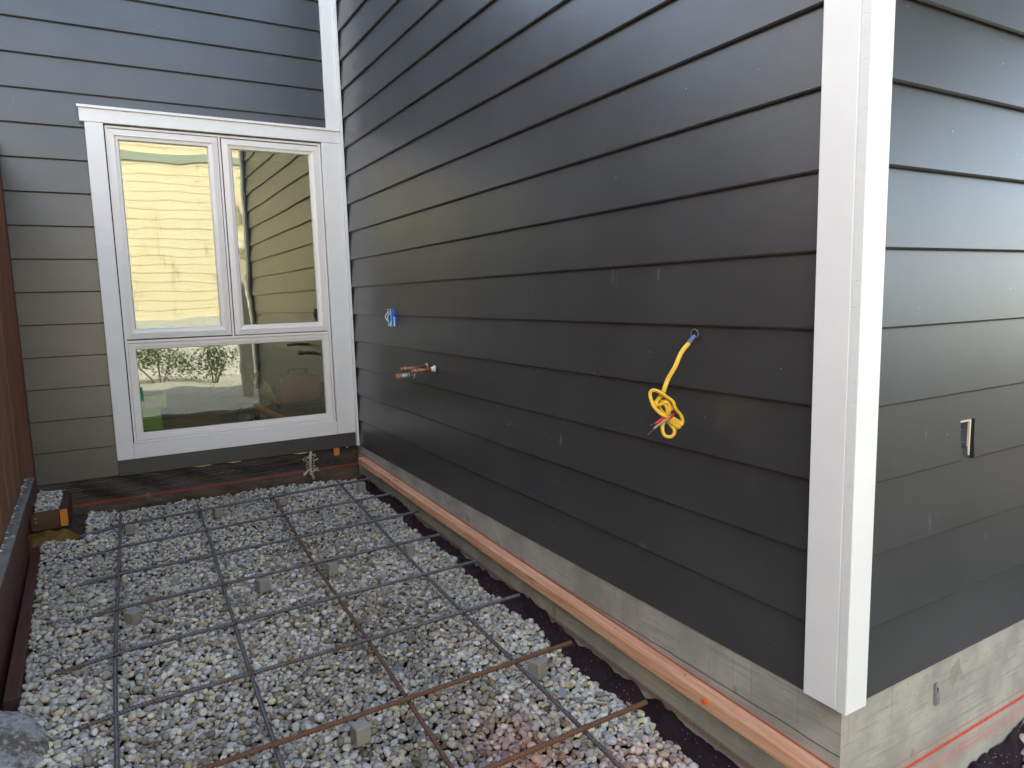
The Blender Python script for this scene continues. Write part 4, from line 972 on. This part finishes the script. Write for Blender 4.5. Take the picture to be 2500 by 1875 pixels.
bush('grass_clump', 'tall grassy plant mirrored at the bottom left of the upper left pane', 'plant', (-1.25, -5.7, -0.385), 0.22, 0.25, 0.75, 600, 0.07, MT['leaf2'], 34)
def tree_screen(loc, h, cr, seed, lab, nl=7000):  # unseen trees, added to block sky light and darken the front wall's reflections
    r = np.random.default_rng(seed); t = thing('tree_screen', lab, 'tree_screen', 'unseen trees added to block sky light', loc); m = MB()
    m.tube([(0, 0, 0), (0.1, 0, h * .3), (0.0, 0.1, h * .6), (0.1, 0.1, h)], [0.22, 0.17, 0.11, 0.04], 9)
    for _ in range(9):
        a = r.uniform(0, 6.28); z0 = h * r.uniform(.35, .7); m.tube([(0.05, 0.05, z0), (math.cos(a) * cr * .5, math.sin(a) * cr * .5, z0 + h * .12), (math.cos(a) * cr * .9, math.sin(a) * cr * .9, z0 + h * .2)], [0.08, 0.05, 0.02], 6)
    m.obj('trunk', MT['bark'], t); m = MB()
    cl = r.normal(size=(60, 3)); cl = cl / np.linalg.norm(cl, axis=1)[:, None] * r.uniform(0.3, 1.0, 60)[:, None]
    for _ in range(nl):
        c = cl[r.integers(0, 60)] * (cr, cr, h * .32) + r.normal(size=3) * 0.34; p = c + (0, 0, h * .72)
        d = r.normal(size=3); d /= np.linalg.norm(d); e = np.cross(d, r.normal(size=3)); e /= np.linalg.norm(e); q = 0.13 * r.uniform(0.6, 1.3)
        m.add([p - d * q, p + e * q * 0.5, p + d * q, p - e * q * 0.5], [(0, 1, 2, 3)])
    m.obj('crown', MT['leaf'], t)['kind'] = 'stuff'
tree_screen((7.0, -3.7, -0.4), 8.4, 3.3, 51, 'broad leafy tree added unseen to keep sky light off the front wall', 12000)
tree_screen((5.0, -10.0, -0.4), 10.0, 3.4, 52, 'tall leafy tree added unseen behind the yellow house to block sky light')
tree_screen((9.0, -9.6, -0.4), 11.0, 3.6, 53, 'tall leafy tree added unseen across the yard to block sky light')
def hedge_screen():  # row of foliage added out of view to cut low light on front wall
    r = np.random.default_rng(77); m = MB()
    for _ in range(9000):
        p = np.array([r.uniform(1.5, 14), -6.9 + r.normal() * 0.28, -0.4 + 1.9 * r.random() ** 0.7]); p[2] += 0.15 * math.sin(p[0] * 1.7)
        d = r.normal(size=3); d /= np.linalg.norm(d); e = np.cross(d, r.normal(size=3)); e /= np.linalg.norm(e); q = 0.11 * r.uniform(0.6, 1.3)
        m.add([p - d * q, p + e * q * 0.5, p + d * q, p - e * q * 0.5], [(0, 1, 2, 3)])
    t = thing('hedge_screen', 'dense green hedge added unseen to cut low light on the front wall', 'hedge_screen', None, (0, 0, 0))
    m.obj('foliage', MT['leaf'], t)['kind'] = 'stuff'
hedge_screen()
m = MB(); m.box(0.20, 0.36, -2.58, -2.42, -0.39, 1.6, 0.006); tag(m.obj('wooden_post', MT['studs']), 'squared wooden post mirrored in the lower window pane', 'post')
m = MB(); m.box(-1.9, -1.05, -3.2, -3.0, -0.385, -0.20, 0.01); tag(m.obj('green_bundle', MT['green']), 'green plastic bundle mirrored at the left of the lower pane', 'bundle')
# inside the room
rt = thing('lime_crate', 'lime green crate just inside the left end of the lower window pane', 'crate')
m = MB(); m.box(-1.30, -1.17, 3.86, 4.05, 0.16, 0.345, 0.006); m.obj('crate_body', MT['lime'], rt)
m = MB(); m.box(-1.305, -1.135, 3.855, 4.055, 0.3455, 0.43, 0.006); m.obj('crate_lid', MT['lime'], rt)
m = MB(); m.box(-1.26, -1.165, 3.851, 3.8545, 0.355, 0.415); m.obj('paper_label', MT['putty'], rt)
m = MB(); m.box(-1.32, -1.10, 3.84, 4.10, 0.0, 0.155, 0.004); tag(m.obj('red_case', MT['redbox']), 'low red case under the lime green crate behind the glass', 'case')
t = thing('red_toolbox', 'red toolbox on the dusty floor seen through the right of the lower pane', 'toolbox')
m = MB(); m.box(-0.10, 0.28, 5.60, 5.82, 0.04, 0.30, 0.02); m.obj('toolbox_body', MT['redbox'], t); m = MB(); m.box(-0.10, 0.28, 5.595, 5.825, 0.0, 0.039, 0.004); m.obj('toolbox_base', MT['blackwire'], t)
m = MB(); m.tube(smooth_path([(0.0, 5.7, 0.30), (0.02, 5.7, 0.35), (0.16, 5.7, 0.35), (0.18, 5.7, 0.30)], 5), 0.010, 8); m.obj('handle', MT['blackwire'], t, True)
for i, (x, lb) in enumerate(((-0.62, 'left of two pale boards leaning in the room behind the glass'), (-0.45, 'right of two pale boards leaning in the room behind the glass'))):
    m = MB(); m.box(-0.045, 0.045, -0.01, 0.01, 0, 0.95, 0.002); o = m.obj('leaning_board', MT['studs']); o.location = (x + 0.28, 5.9, 0.012); o.rotation_euler = (-0.12, -0.28, 0); tag(o, lb, 'board', 'boards leaning indoors')
t = thing('paint_tin', 'small pale paint tin with a red label just inside the lower pane', 'paint tin')
m = MB(); m.tube([(-0.66, 3.93, 0.13), (-0.66, 3.93, 0.24)], 0.05, 20); m.obj('tin_body', MT['tin'], t, False)
m = MB(); m.tube([(-0.66, 3.93, 0.2405), (-0.66, 3.93, 0.247)], 0.046, 20); m.obj('tin_lid', MT['galv'], t)
m = MB(); m.box(-0.665, -0.625, 3.8785, 3.8815, 0.155, 0.215); m.obj('tin_label', MT['redbox'], t)
m = MB(); m.box(-1.05, -0.30, 3.83, 4.35, 0.0, 0.1295, 0.006); tag(m.obj('plank_stack', MT['roomfloor']), 'low stack of dusty planks on the floor inside the window', 'plank stack')
m = MB(); m.box(-0.55, -0.28, 3.86, 3.95, 0.130, 0.175, 0.003); tag(m.obj('wood_offcut', MT['form']), 'short orange wood offcut beside the paint tin behind the glass', 'offcut')
def drop_cloth():
    n = 30; v = []
    for j in range(n + 1):
        for i in range(n + 1):
            x = -1.15 + 0.75 * i / n; y = 4.15 + 0.7 * j / n
            h = 0.10 + 0.42 * max(0, 1 - abs((x + 0.52) / 0.60)) * (0.5 + 0.5 * j / n) + 0.012 * math.sin(x * 40 + y * 11) + 0.010 * math.sin(y * 47)
            v.append((x, y, h))
    f = [(j * (n + 1) + i, j * (n + 1) + i + 1, (j + 1) * (n + 1) + i + 1, (j + 1) * (n + 1) + i) for j in range(n) for i in range(n)]
    o = link('drop_cloth', mesh('drop_cloth', v, f, False), None, MT['paper']); md = o.modifiers.new('thickness', 'SOLIDIFY'); md.thickness = 0.003
    tag(o, 'brown drop cloth draped in a peak behind the lower window pane', 'drop cloth')
drop_cloth()
